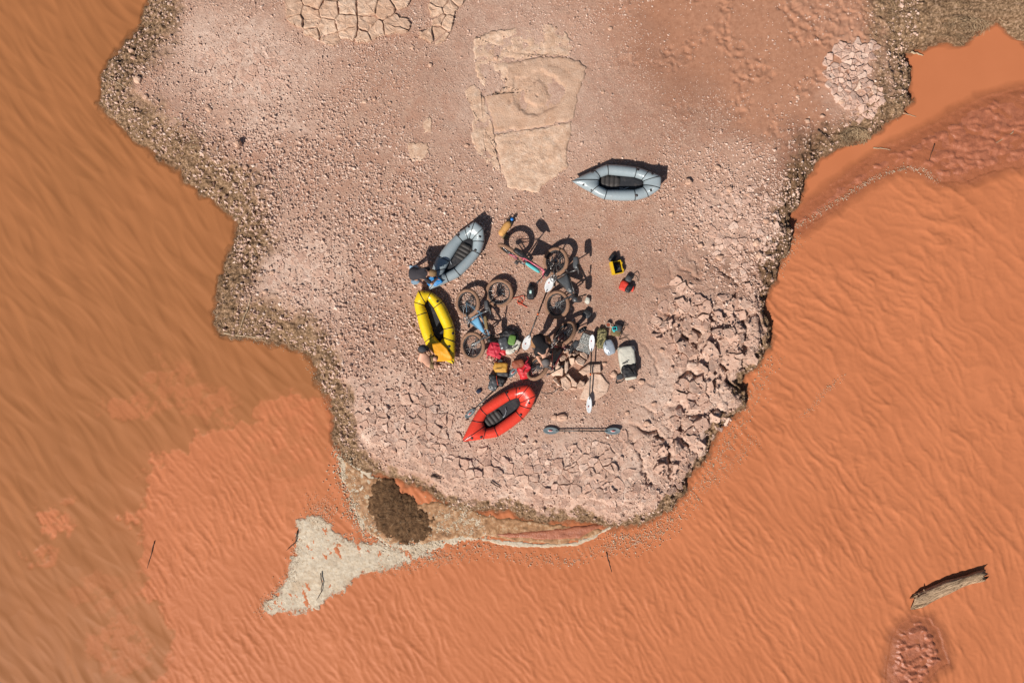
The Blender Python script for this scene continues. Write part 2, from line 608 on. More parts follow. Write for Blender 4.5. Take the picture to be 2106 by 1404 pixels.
mudNE = sstep(-25, 25, sdf([(1815, -400), (1835, 20), (1815, 60), (1820, 120), (1850, 240), (1720, 310), (1660, 330), (1640, 290), (1760, 250), (1800, 190), (1800, 100), (1790, 40), (1760, -400)][::-1], PX, PY) + 14 * nz2)
mudNE = np.maximum(mudNE, sstep(1800, 1840, PX + 25 * nzw) * sstep(150, 110, PY))
mud = np.clip(np.maximum(mud, mudNE * (S > -0.4)), 0, 1)
strand = sstep(.1, .7, np.sin(S * 15 + 10 * nzw + 3 * nz2)) * mud
darkarc = np.maximum.reduce([blob(PXw, PYw, 1345, 130, 30, 120, -12) * .28, blob(PXw, PYw, 1440, 215, 150, 34, 38) * .3, blob(PXw, PYw, 1560, 560, 90, 50, -30) * .8,
                             blob(PXw, PYw, 1480, 560, 60, 40) * .5, blob(PXw, PYw, 1640, 330, 120, 40, -50) * .8,
                             sstep(0.10, 0.0, Sn) * sstep(-0.05, 0.02, Sn) * .8])
tone = np.clip(darkarc + .3 * strand + 0.22 * np.clip(nz1 * 2, 0, 1) * (1 - crust) * (1 - sand) + .18 * fine, 0, 1)

rough_amp = (1 - 0.75 * sand) * (1 - 0.5 * fine)
Hh = Hh + land * (0.035 * nz1 + 0.010 * nz2 * (1 - .4 * fine) + 0.007 * nz3 * rough_amp)
# strand lines and lumps in the shore mud
lump = fbm(X * 5, Y * 5, 4, 120)
Hh = Hh + mud * sstep(-0.05, .15, S) * (0.085 * np.abs(lump) * 1.6 + 0.012 * np.sin(S * 17 + 9 * nzw) + .03 * nz3 - 0.03)
# pitted, dimpled sand in the north
f1, f2, cid = worley(X * 5.2 + .8 * nz2, Y * 5.2 + .8 * nz2, 5)
dim = np.maximum(sstep(0.02, 0.16, fbm(X * .8, Y * .8, 3, 150)), sstep(1640, 1700, PXw) * sstep(120, 60, PYw)) * np.maximum(sand, mudNE * .3)
Hh = Hh + dim * (-0.085 * np.clip(0.62 - f1, 0, 1) + 0.03 * cid)
# low scarp on the right where the crust breaks
f1, f2, cid = worley(X * 3.0 + .5 * nz2, Y * 3.0, 9)
fiss = np.exp(-(pn((X * .8 + Y * .6) * 1.5 + .3 * nz2, (-X * .6 + Y * .8) * .8, 93) / .085) ** 2)
rightbrk = np.maximum(blob(PX, PY, 1480, 730, 95, 140), blob(PX, PY, 1400, 930, 80, 80)) * land
Hh = Hh + rightbrk * (0.03 * (cid - .6) - 0.03 * sstep(0.16, 0.02, f2 - f1) - .2 * fiss)
zone = np.stack([mud, sand, crust * (1 - mud), np.ones_like(mud)], -1).reshape(-1, 4)
V = np.stack([X, Y, Hh], -1).reshape(-1, 3)
far = (np.abs(X) > 15) | (np.abs(Y) > 11)
keep = (Hh > WATER_Z - 0.5) | far
F = grid_faces(len(gx), len(gy), keep)
V2, F2, A2 = compact(V, F, {'zone': zone, 'tone': tone.reshape(-1)})
ground = tag(mesh_np('ground', V2, F2, M_GROUND, True, A2), kind='structure')

def sample(arr, x, y):
    fx = np.interp(x, gx, np.arange(len(gx))); fy = np.interp(y, gy, np.arange(len(gy)))
    i = np.clip(np.floor(fx).astype(int), 0, len(gx) - 2); j = np.clip(np.floor(fy).astype(int), 0, len(gy) - 2)
    u = fx - i; v = fy - j
    return (arr[j, i] * (1 - u) + arr[j, i + 1] * u) * (1 - v) + (arr[j + 1, i] * (1 - u) + arr[j + 1, i + 1] * u) * v

def gz(x, y):
    return float(sample(Hh, np.array([x]), np.array([y]))[0])

def G(px, py, dz=0.0):
    """point of the ground seen at a photo pixel"""
    p = P(px, py, 0)
    for _ in range(3):
        p = P(px, py, gz(p.x, p.y))
    p.z += dz
    return p

# ------------------------------------------------------------------ water
wx = axis(P(-60, 0).x, P(2160, 0).x, 0.034, far=420)
wy = axis(P(0, 1460).y, P(0, -60).y, 0.034, far=420)
WX, WY = np.meshgrid(wx, wy)
kz = CAM_H / (CAM_H - WATER_Z) * PPM
QX = 1053 + WX * kz
QY = 702 - WY * kz
n1 = fbm(WX * .8, WY * .8, 4, 200)
n2 = fbm(WX * 2.5, WY * 2.5, 4, 210)
SILT = [(690, 830), (600, 800), (520, 850), (430, 880), (400, 900), (350, 940), (300, 975), (285, 1010), (268, 1060), (290, 1130), (300, 1190),
        (315, 1260), (350, 1300), (350, 1345), (325, 1404), (310, 3000), (9000, 3000), (9000, -300), (1700, -300), (1600, 400), (1300, 900), (800, 950)]
n3 = fbm(WX * 7, WY * 7, 3, 215)
ds = sdf(SILT, QX, QY) + 36 * n1 + 34 * n2 + 14 * n3
silt = sstep(-6, 9, ds) * .85 + .15 * sstep(-70, 10, ds)
soft = blob(QX, QY, 600, 880, 130, 120, 30) * sstep(-.3, .3, n2)
silt = np.clip(silt - .35 * soft, 0, 1)
for (cx, cy, rx, ry, am) in [(270, 835, 60, 26, .55), (360, 790, 50, 60, .4), (118, 1078, 36, 30, .9), (88, 1140, 34, 14, .6), (430, 830, 60, 40, .5), (120, 1030, 34, 12, .5), (250, 1330, 70, 60, .5), (230, 1220, 90, 40, .3)]:
    silt = np.maximum(silt, am * sstep(0.25, 0.8, blob(QX + 40 * n2, QY + 40 * n1, cx, cy, rx, ry) * (.75 + 1.2 * n2 + .6 * n3)))
# crests: round the point on the right, straight diagonal on the left
ex_s = sstep(1200, 1700, QX)
ey_s = np.clip((1300 - QY) / 700, -.3, 1.3)
uR = (.84 * QX - .54 * QY - .44 * ex_s * ey_s * np.clip(QX - 1700, -500, 500)) / PPM + .20 * fbm(WX * .4, WY * .4, 2, 220) + .045 * n2
vR = (.54 * QX + .84 * QY) / PPM
uL = (QX * .78 - QY * .62) / PPM + .22 * fbm(WX * .35, WY * .35, 2, 230)
vL = (QX * .62 + QY * .78) / PPM
def ridged(u, v, fu, fv, seed):
    a = pn(u * fu, v * fv, seed)
    return (1 - np.minimum(np.abs(a) * 2.1, 1)) ** 2
open_w = sstep(1350, 1750, QX)          # longer waves further out
wr = (.25 + .4 * open_w) * ridged(uR, vR, 2.8, .55, 240) + 0.55 * ridged(uR + 3.3, vR, 5.4, 1.0, 250) + .34 * ridged(uR * 1.02 + .2 * n2, vR, 8.0, 1.9, 260)
patchy = sstep(-.35, .35, fbm(WX * .5, WY * .5, 3, 270))
wr = wr * (0.55 + .6 * patchy)
wl = 1.0 * pn(uL * 2.9, vL * .8, 280) + .5 * pn(uL * 5.2, vL * 1.4, 290) + .4 * ridged(uL, vL, 3.3, .8, 295)
# the sheltered backwater in the north-east lies flat
calm = sstep(-20, 40, sdf([(1615, 470), (1700, 415), (1860, 300), (2000, 220), (2300, 150), (2300, -300), (1700, -300), (1500, 400)], QX, QY))
far_w = sstep(26, 16, np.hypot(WX, WY))
Wz = WATER_Z + far_w * (1 - calm) * (silt * 0.029 * (wr - .5) + (1 - silt) * 0.018 * wl)
gw = sample(Hh, WX.ravel(), WY.ravel()).reshape(WX.shape)
depth = Wz - gw
BAR = [(1630, 468), (1640, 440), (1700, 395), (1760, 348), (1830, 305), (1890, 276), (1960, 238), (2020, 205), (2080, 188), (2250, 150), (2250, 330), (2106, 338), (2040, 352), (1990, 372),
       (1930, 374), (1890, 350), (1850, 345), (1800, 368), (1745, 404), (1690, 444), (1650, 474)]
BANK = [(1850, 1285), (1880, 1270), (1915, 1275), (1932, 1300), (1940, 1330), (1950, 1365), (1925, 1380), (1905, 1404), (1900, 1470), (1820, 1470), (1825, 1400), (1828, 1360), (1838, 1310)]
for bp in (BAR, BANK):
    bd_ = sdf([P(a, b, WATER_Z) for a, b in bp], WX, WY)
    depth = np.minimum(depth, np.maximum(.012, .012 - .22 * (bd_ + .12 * n2)))
keep = depth > -0.12
V = np.stack([WX, WY, Wz], -1).reshape(-1, 3)
F = grid_faces(len(wx), len(wy), keep)
V2, F2, A2 = compact(V, F, {'silt': silt.reshape(-1), 'depth': np.clip(depth, 0, 1).reshape(-1)})
water = tag(mesh_np('water', V2, F2, M_WATER, True, A2), kind='structure')

# ------------------------------------------------------------------ low patches: mud bars, foam, debris
def patch(name, poly, hfn, mat, step=0.03, z=WATER_Z, edge=0.12, wob=0.15, kind='stuff', label=None, cat=None, holes=None, seed=0, apron=0.0, fray=0.0, fade=.45, grow=0.0):
    pw = [P(a, b, z) for a, b in poly]
    x0 = min(p.x for p in pw) - 1; x1 = max(p.x for p in pw) + 1
    y0 = min(p.y for p in pw) - 1; y1 = max(p.y for p in pw) + 1
    ax = np.arange(x0, x1, step); ay = np.arange(y0, y1, step)
    x, y = np.meshgrid(ax, ay)
    d = sdf(pw, x, y) + grow + .25 * wob + wob * fbm(x * 2.2, y * 2.2, 5, 300 + seed, .6)
    if fray:
        d = d + fray * fbm(x * 9, y * 9, 4, 340 + seed, .7)
    if holes is not None:
        d = np.minimum(d, holes(x, y))
    m = sstep(0, edge, d)
    h = z - 0.06 + m * (0.06 + hfn(x, y, d)) + (np.minimum(d, 0) * .35 + .05 * (d < 0) * (1 - m) if apron else 0)
    F_ = grid_faces(len(ax), len(ay), d > (-apron if apron else -step))
    V_, F_, A_ = compact(np.stack([x, y, h], -1).reshape(-1, 3), F_, {'rnd': np.clip(d / fade, 0, 1).reshape(-1)})
    o = mesh_np(name, V_, F_, mat, True, A_)
    return tag(o, label, cat, kind=kind)

def lumps(sc, amp, base, seed):
    def f(x, y, d):
        q = fbm(x * sc * .5, y * sc * .5, 3, seed)
        f1, f2, c = worley(x * sc + q, y * sc * 1.6 + q, seed)
        return base + amp * (np.clip(.75 - f1, 0, 1) * (c > .35)) + .012 * q
    return f

patch('mud_bar', BAR, lumps(3.6, .06, .0, 11), M_MUDBAR, .03, kind='structure', wob=.16, seed=1, edge=.3, apron=.9)
patch('mud_bank', BANK, lumps(4.6, .085, .01, 12), M_MUDBAR, .022, kind='structure', wob=.1, edge=.3, seed=2, apron=.9)
patch('shallow_shelf', [(700, 935), (760, 975), (800, 985), (790, 1010), (860, 1030), (900, 1025), (1000, 1055), (1100, 1070), (1200, 1078), (1262, 1085), (1225, 1105), (1150, 1122), (1060, 1118),
                        (1000, 1108), (930, 1112), (880, 1120), (800, 1122), (752, 1095), (730, 1050), (708, 1000)],
      lambda x, y, d: .018 + .035 * fbm(x * 5, y * 5, 5, 31, .65), M_SHELF, .03, kind='structure', wob=.12, seed=3)
patch('wet_mud_strip', [(985, 1098), (1060, 1088), (1140, 1082), (1235, 1072), (1250, 1080), (1215, 1100), (1190, 1112), (1120, 1114), (1050, 1110)],
      lambda x, y, d: .035 + .01 * fbm(x * 4, y * 9, 3, 33), M_MUDBAR, .025, kind='structure', wob=.05, seed=4)

def foam_h(seed, amp=.02, base=.008):
    def f(x, y, d):
        q = fbm(x * 6, y * 6, 4, seed)
        f1, f2, c = worley(x * 11 + q, y * 11 + q, seed)
        return base + amp * .35 * np.clip(.6 - f1, 0, 1) + .012 * q + .012 * fbm(x * 1.5, y * 1.5, 2, seed + 3)
    return f
FOAM = [('foam_drift', [(610, 1075), (640, 1060), (680, 1075), (700, 1105), (730, 1112), (790, 1118), (850, 1128), (890, 1140), (850, 1152), (800, 1168), (760, 1180), (725, 1192), (700, 1215), (670, 1240),
                  (630, 1252), (580, 1260), (545, 1258), (540, 1240), (572, 1215), (590, 1180), (608, 1140), (604, 1105)], 'wind drift of grey white foam spreading out over the water', .26, 41),
        ('foam_fringe', [(695, 940), (730, 948), (760, 965), (775, 985), (765, 1010), (752, 1040), (760, 1075), (790, 1105), (850, 1118), (890, 1100), (905, 1060), (930, 1045), (985, 1062), (1000, 1085), (990, 1102), (940, 1115),
                   (880, 1135), (800, 1128), (745, 1090), (725, 1040), (708, 990)], 'crusty cream foam ringing the dark debris mound', .2, 42),
        ('foam_line', [(985, 1102), (1050, 1110), (1120, 1116), (1185, 1112), (1225, 1096), (1255, 1078), (1262, 1084), (1228, 1106), (1190, 1122), (1120, 1128), (1040, 1124), (990, 1114)],
         'thin cream foam line below the wet red mud strip', .06, 43)]
for nm, poly, lab, wob, sd_ in FOAM:
    patch(nm, poly, foam_h(sd_), M_FOAM, .022, wob=wob, edge=.06, fray=.16 if nm != 'foam_line' else .05, fade={'foam_drift': .4, 'foam_fringe': .16}.get(nm, .06), label=lab, cat='foam', seed=sd_)
patch('debris_mound', [(765, 1000), (785, 985), (808, 990), (835, 1020), (860, 1045), (885, 1070), (888, 1095), (860, 1112), (825, 1112), (795, 1095), (768, 1065), (758, 1040)],
      lambda x, y, d: .025 + .03 * sstep(0, .5, d) + .045 * fbm(x * 3, y * 3, 5, 51, .7), M_DEBRIS, .022, wob=.2, fray=.16, edge=.2, grow=.14, label='dark mound of rotting plant debris in the foam', cat='debris', seed=6)

# ------------------------------------------------------------------ broken crust, ledges and slabs
def clip_half(poly, p, n):
    out = []
    m = len(poly)
    for i in range(m):
        a = poly[i]; b = poly[(i + 1) % m]
        da = (a[0] - p[0]) * n[0] + (a[1] - p[1]) * n[1]
        db = (b[0] - p[0]) * n[0] + (b[1] - p[1]) * n[1]
        if da <= 0:
            out.append(a)
        if (da < 0) != (db < 0):
            k = da / (da - db)
            out.append((a[0] + (b[0] - a[0]) * k, a[1] + (b[1] - a[1]) * k))
    return out

def cells(sites, rad):
    """voronoi polygons of the sites, each cut off at rad"""
    sites = [tuple(q) for q in sites]
    arr = np.array(sites)
    res = []
    for i, (sx, sy) in enumerate(sites):
        poly = [(sx + rad * math.cos(a), sy + rad * math.sin(a)) for a in np.linspace(0, 2 * math.pi, 9)[:-1]]
        d2 = (arr[:, 0] - sx) ** 2 + (arr[:, 1] - sy) ** 2
        for j in np.argsort(d2)[1:16]:
            if d2[j] > (2.2 * rad) ** 2 or len(poly) < 3:
                break
            qx, qy = sites[j]
            poly = clip_half(poly, ((sx + qx) / 2, (sy + qy) / 2), (qx - sx, qy - sy))
        res.append(poly)
    return res

def jag(poly, amt, rnd, target=0.09):
    """break straight edges into small uneven facets"""
    out = []
    m = len(poly)
    for i in range(m):
        a = Vector(poly[i][:2]); b = Vector(poly[(i + 1) % m][:2])
        L = (b - a).length
        if L < 1e-4:
            continue
        k = max(1, min(9, int(L / target)))
        nrm = Vector((-(b - a).y, (b - a).x)) / L
        for q in range(k):
            p = a + (b - a) * (q / k)
            out.append(tuple(p + nrm * rnd.uniform(-amt, amt) * (1 if q else .6)))
    return out

def chunk(poly, zt, zb, rnd, gap=0.012, tilt=0.05, crown=0.02, bev=0.025, fine_top=False):
    n = len(poly)
    cx = sum(p[0] for p in poly) / n; cy = sum(p[1] for p in poly) / n
    size = max(max(abs(p[0] - cx), abs(p[1] - cy)) for p in poly)
    tx, ty = rnd.uniform(-tilt, tilt), rnd.uniform(-tilt, tilt)
    def ring(g, dz, jz=0.0, rel=True):
        o = []
        for p in poly:
            dx, dy = p[0] - cx, p[1] - cy
            L = math.hypot(dx, dy) + 1e-9
            k = max(.05, (L - g) / L)
            x, y = dx * k, dy * k
            o.append((cx + x, cy + y, (zt + tx * x / size * .3 + ty * y / size * .3 if rel else zb) + dz + rnd.uniform(-jz, jz)))
        return o
    b = min(bev, size * .3)
    r0 = ring(gap * .3, 0, 0, False)
    r1 = ring(gap, -b * .7, b * .25)
    r2 = ring(gap + b * .8, 0, b * .2)
    def nz_(r):
        return [(x, y, z + crown * hn(x * 17, y * 17, zt * 9) + .5 * crown * hn(x * 41, y * 41, 2)) for x, y, z in r]
    rr_ = [r0, r1, nz_(r2)] + [nz_(ring(gap + b * .8 + (size - gap - b * .8) * q, 0)) for q in ((.3, .62) if fine_top else (.5,))]
    mb = MB()
    mb.rings(rr_, cap0=False, cap1=False)
    o = len(mb.v)
    mb.v.append((cx, cy, zt + crown * hn(cx * 17, cy * 17, zt * 9)))
    for k in range(n):
        mb.f.append((o - n + k, o - n + (k + 1) % n, o))
    return mb, (cx, cy), size

rnd = random.Random(5)
def poly_sites(poly_px, cell, jit=.42):
    pw = PP(poly_px)
    x0 = min(p.x for p in pw); x1 = max(p.x for p in pw); y0 = min(p.y for p in pw); y1 = max(p.y for p in pw)
    out = []
    row = 0
    y = y0 - 2 * cell
    while y < y1 + 2 * cell:
        x = x0 - 2 * cell + (cell * .5 if row % 2 else 0)
        while x < x1 + 2 * cell:
            out.append((x + rnd.uniform(-jit, jit) * cell, y + rnd.uniform(-jit, jit) * cell))
            x += cell
        y += cell; row += 1
    a = np.array(out)
    d = sdf(pw, a[:, 0], a[:, 1])
    return a, d

ZONES = [  # outline, cell size, height spread, lift, share kept
    ([(1330, 650), (1390, 600), (1450, 590), (1530, 600), (1562, 650), (1572, 700), (1548, 745), (1512, 795), (1495, 850), (1455, 900), (1435, 950), (1400, 1000), (1340, 1040), (1300, 990), (1330, 900), (1370, 820), (1390, 760), (1345, 700)],
     .31, .16, .0, .92),
    ([(1340, 1040), (1250, 1058), (1160, 1046), (1060, 1030), (960, 1008), (900, 960), (870, 930), (940, 915), (1010, 925), (1130, 915), (1300, 905), (1330, 900), (1300, 990)], .28, .065, .008, .88),
    ([(870, 930), (790, 915), (740, 895), (715, 840), (735, 790), (820, 785), (900, 800), (950, 850), (940, 915)], .27, .065, .010, .88),
    ([(1712, 100), (1762, 72), (1802, 105), (1806, 170), (1818, 222), (1782, 252), (1740, 226), (1692, 182), (1680, 132)], .19, .07, .03, .95),
    ([(560, 520), (640, 500), (690, 560), (660, 620), (590, 630), (545, 580)], .26, .015, .004, .75),
    ([(400, 110), (500, 80), (580, 110), (600, 170), (520, 210), (420, 190)], .28, .012, .004, .7),
    ([(1470, 380), (1560, 360), (1600, 420), (1590, 520), (1530, 560), (1460, 520)], .2, .05, .01, .6),
]
pieces = []
ex = []
for zi, (poly, cell, spread, lift, share) in enumerate(ZONES):
    sites, d = poly_sites(poly, cell)
    # mix in small cells so that sizes vary
    kk = RNG.random(len(sites)) < .8
    sites, d = sites[kk], d[kk]
    extra = np.stack([RNG.uniform(sites[:, 0].min(), sites[:, 0].max(), len(sites)), RNG.uniform(sites[:, 1].min(), sites[:, 1].max(), len(sites))], -1)[:int(len(sites) * (2.2 if zi == 0 else 1.5 if zi < 4 else .75))]
    allp = np.concatenate([sites, extra])
    cs = cells(allp, cell * .95)
    dd = np.concatenate([d, sdf(PP(poly), extra[:, 0], extra[:, 1])])
    mask_n = fbm(allp[:, 0] * 1.1, allp[:, 1] * 1.1, 3, 400 + zi)
    for i, pl in enumerate(cs):
        if len(pl) < 3 or dd[i] + .55 * mask_n[i] < 0 or rnd.random() > share:
            continue
        pl = jag(pl, cell * (.10 if zi < 4 else .05), rnd, cell * .25)
        if len(pl) < 4:
            continue
        cx = sum(p[0] for p in pl) / len(pl); cy = sum(p[1] for p in pl) / len(pl)
        zc = gz(cx, cy)
        if zc < WATER_Z + .05 or (zi == 0 and sample(fiss, np.array([cx]), np.array([cy]))[0] > .45):
            continue
        edge = min(1, max(.3, dd[i] / .5))
        zt = zc + lift + spread * (rnd.random() ** 1.5) * edge
        mb, c, size = chunk(pl, zt, zc - .12, rnd, gap=rnd.uniform(.0, .014), tilt=.05 + spread * 1.2, crown=.010, bev=.018)
        pieces.append((size, zi, mb))
        if zi != 3:
            for _ in range(int(2 + 160 * size * size)):
                ex.append((cx + rnd.gauss(0, size * .5), cy + rnd.gauss(0, size * .5), zt, .55 + 1.1 * (zi == 0) * rnd.random()))
pieces.sort(key=lambda q: -q[0])
NOBJ = 300
for size, zi, mb in pieces[:NOBJ]:
    xs = [p[0] for p in mb.v]; ys = [p[1] for p in mb.v]; zs = [p[2] for p in mb.v]
    o = mb.build('crust_chunk', M_WHITE if zi == 3 else M_CRUST, None, (sum(xs) / len(xs), sum(ys) / len(ys), min(zs)), smooth=False)
    o.parent = ground
rest = MB(); rv = []
for size, zi, mb in pieces[NOBJ:]:
    rest.add(mb.v, mb.f)
    rv += [rnd.random()] * len(mb.v)
if rest.v:
    ro = rest.build('crust_rubble', M_RUBBLE, None, None, smooth=False)
    a = ro.data.attributes.new('rnd', 'FLOAT', 'POINT')
    a.data.foreach_set('value', rv)
    tag(ro, kind='stuff'); ro.parent = ground

# sandstone ledge blocks at the top, each block a stone of the ledge
def ledge(label, region, centres, ox, oy, s, lift, parent_loc):
    k = crop(ox, oy, s)
    reg = [P(*k(a, b)) for a, b in region]
    sts = [tuple(P(*k(a, b)).xy) for a, b in centres]
    L = thing('sandstone_ledge', label, 'rock ledge', G(*k(*parent_loc)))
    for i, pl in enumerate(cells(sts, 1.1)):
        # cut by the outline of the ledge (outline walked edge by edge, only where it crosses)
        pl = jag(pl, .02, rnd, .09)
        n = len(pl)
        cx, cy = sts[i]
        pts = []
        for p in pl:
            q = Vector(p)
            lo, hi = 0.0, 1.0
            arr = np.array([[cx + (q.x - cx) * f, cy + (q.y - cy) * f] for f in np.linspace(0, 1, 25)])
            dd = sdf(reg, arr[:, 0], arr[:, 1])
            ok = np.where(dd < 0)[0]
            f = 1.0 if len(ok) == 0 else max(.08, (ok[0] - 1) / 24)
            pts.append((cx + (q.x - cx) * f + rnd.uniform(-.012, .012), cy + (q.y - cy) * f + rnd.uniform(-.012, .012)))
        zc = gz(cx, cy)
        mb, c, size = chunk(pts, zc + lift + rnd.uniform(-.02, .05), zc - .2, rnd, gap=rnd.uniform(.0, .022), tilt=.10, crown=.016, bev=.03, fine_top=True)
        mb.build('block', M_SAND, L, None, smooth=False)
    return L
ledge('blocky cream sandstone ledge split into squared blocks along the gravel',
      [(130, 30), (150, 200), (190, 260), (300, 290), (320, 370), (430, 400), (560, 470), (640, 490), (685, 450), (760, 400), (880, 455), (1000, 450), (1130, 380), (1400, 350), (1440, 270), (1400, 190), (1300, 180), (1270, 130), (1400, 80), (1440, 0), (1500, -400), (130, -400)],
      [(215, 105), (215, -120), (430, 15), (390, 160), (590, 110), (780, 85), (980, 75), (1180, 110), (1330, 20), (250, 240), (395, 245), (560, 300), (600, 420), (400, 340), (770, 250), (985, 260), (930, 390), (1260, 240), (1240, 320), (800, 350), (620, -80), (850, -110), (1080, -110), (1330, -130), (430, -170), (1070, 330)], 560, 0, 5.014, .05, (700, 480))
ledge('smaller cream sandstone ledge beside the sandy gap',
      [(1600, 90), (1620, 10), (1660, -300), (1990, -300), (1990, 20), (1890, 130), (1860, 300), (1790, 430), (1680, 475), (1500, 400), (1500, 330), (1600, 300), (1650, 280), (1640, 200)],
      [(1740, 20), (1920, -20), (1690, 140), (1830, 90), (1810, 240), (1720, 200), (1720, 350), (1600, 360), (1760, 400), (1830, -180)], 560, 0, 5.014, .035, (1700, 470))

def slab(name, poly_w, z0, th, mat, parent=None, rings=14, relief=.012, seed=0, smooth=True, crown=.0, dens=.09, groove=None, ragged=.012):
    pts = jag(poly_w, ragged, rnd, dens)
    n = len(pts)
    cx = sum(p[0] for p in pts) / n; cy = sum(p[1] for p in pts) / n
    px_ = np.array([p[0] for p in pts]); py_ = np.array([p[1] for p in pts])
    rs = [[(cx + (a - cx) * 1.01, cy + (b - cy) * 1.01, z0 - .15) for a, b in zip(px_, py_)]]
    for i in range(rings):
        f = 1 - i / rings
        x = cx + (px_ - cx) * f; y = cy + (py_ - cy) * f
        e = min(1.0, i / 1.5)
        z = z0 + th * (.35 + .65 * e) + relief * 2.2 * fbm(x * 2.6, y * 2.6, 5, 500 + seed, .6) * (.3 + .7 * e) + crown * (1 - f * f)
        if groove:
            z = z + groove(x, y, f)
        rs.append([(float(a), float(b), float(c)) for a, b, c in zip(x, y, z)])
    mb = MB(); mb.rings(rs, cap0=False)
    return mb.build(name, mat, parent, (cx, cy, z0) if parent is None else None, smooth=smooth)

k3 = crop(840, 80, 4.129)
up = [(830, 215), (960, 185), (1100, 158), (1300, 152), (1450, 188), (1512, 245), (1492, 335), (1440, 480), (1400, 685), (1150, 742), (900, 775), (732, 790), (690, 640), (640, 500), (720, 470), (830, 400)]
lo = [(738, 806), (900, 790), (1160, 757), (1392, 700), (1370, 850), (1345, 960), (1348, 1090), (1230, 1180), (1130, 1260), (1110, 1310), (1000, 1290), (850, 1262), (790, 1120), (745, 910)]
lf = [(640, 500), (690, 650), (725, 790), (740, 920), (780, 1130), (700, 1090), (600, 980), (530, 830), (560, 650), (480, 440), (560, 380)]
tp = [(560, 0), (700, -60), (900, -90), (1200, -120), (1330, -60), (1390, 60), (1360, 140), (1100, 140), (930, 180), (820, 205), (820, 390), (700, 450), (600, 360), (550, 200)]
def carve(cx, cy, sc):
    c = P(*k3(cx, cy))
    def f(x, y, fr):
        r = np.hypot((x - c.x) * 1.0, (y - c.y) * 1.15) + .30 * fbm(x * 1.8, y * 1.8, 5, 77, .6)
        return sc * sstep(1.15, .6, r) * np.tanh(5 * np.sin(r * 9.5)) * (.4 + 1.2 * np.clip(fbm(x * 1.2, y * 1.2, 2, 79) + .4, 0, 1))
    return f
def mslab(label, pts, lift, seed, gr=None, relief=.012, mat=None):
    pw = [tuple(P(*k3(a, b)).xy) for a, b in pts]
    cx = sum(p[0] for p in pw) / len(pw); cy = sum(p[1] for p in pw) / len(pw)
    o = slab('sandstone_slab', pw, gz(cx, cy), lift, mat or M_SAND, None, 30, relief, seed, groove=gr, dens=.05, ragged=.035)
    return tag(o, label, 'rock slab')
mslab('large pale sandstone slab with a round raised ring on top', up, .03, 1, carve(1080, 470, .019))
mslab('tapering sandstone slab between the ringed slab and gravel', lo, .022, 2, None, .02)
mslab('thin broken sandstone strip along the slabs edge', lf, .012, 3, None, .022)
mslab('sandstone bedrock half buried in sand by the ledge', tp, .004, 4, None, .030)
for pts, lab in (([(120, 740), (180, 645), (192, 700), (188, 790), (140, 800)], 'pointed flat sandstone flake lying in the gravel'), ([(0, 885), (170, 885), (175, 960), (120, 1030), (40, 1040), (5, 960)], 'squarish flat sandstone flake lying in the gravel')):
    mslab(lab, pts, .02, 5, None, .006)

# ------------------------------------------------------------------ fire ring
k5 = crop(1100, 640, 6.383)
FIRE = [([(190, 640), (300, 618), (318, 690), (250, 745), (225, 700)], .16), ([(300, 690), (372, 755), (365, 840), (230, 848), (208, 790), (255, 745)], .2), ([(385, 740), (400, 650), (436, 660), (440, 760), (412, 812), (390, 800)], .2),
        ([(232, 890), (272, 858), (352, 970), (340, 988), (252, 925)], .16), ([(340, 885), (400, 850), (472, 930), (480, 990), (420, 1042), (358, 1000)], .2), ([(402, 830), (440, 818), (552, 940), (542, 986), (490, 980), (470, 900)], .26),
        ([(555, 935), (602, 898), (652, 920), (658, 980), (612, 1018), (560, 1002)], .2), ([(320, 604), (380, 572), (424, 590), (402, 642), (340, 658)], .1), ([(438, 542), (476, 528), (492, 590), (450, 602)], .12),
        ([(450, 615), (516, 608), (522, 680), (490, 712), (460, 690)], .16), ([(528, 642), (570, 588), (662, 640), (640, 716), (558, 690)], .2), ([(592, 540), (632, 522), (696, 570), (697, 632), (660, 625), (590, 575)], .16),
        ([(490, 562), (540, 518), (590, 540), (512, 592)], .13), ([(572, 790), (700, 698), (862, 690), (872, 800), (760, 802), (640, 842)], .12), ([(690, 812), (870, 822), (982, 960), (952, 1062), (780, 1182), (590, 1152), (652, 1000), (690, 900)], .1),
        ([(374, 482), (440, 478), (442, 532), (388, 552)], .12), ([(440, 1010), (500, 990), (550, 1010), (540, 1030), (480, 1034)], .08)]
for i, (pts, h) in enumerate(FIRE):
    pw = [tuple(P(*k5(a, b), h * .7).xy) for a, b in pts]
    pw = jag(pw, .012, rnd, .12)
    cx = sum(p[0] for p in pw) / len(pw); cy = sum(p[1] for p in pw) / len(pw)
    z = gz(cx, cy)
    mb, c, size = chunk(pw, z + h * (.6 if i == 14 else 1), z - .03, rnd, gap=.0, tilt=.08 if i > 12 else .28, crown=.014, bev=.03, fine_top=True)
    o = mb.build('hearth_stone', M_FIRE, None, (cx, cy, z - .03), smooth=False)
    if i == 14:
        tag(o, 'broad flat pale slab beneath the lower half of the white paddle', 'stone')
    elif i == 13:
        tag(o, 'flat brown stone between the fire pit and the paddle shaft', 'stone')
    else:
        tag(o, 'angular pale stone of the camp fire ring', 'stone', 'stones ringing the fire pit')

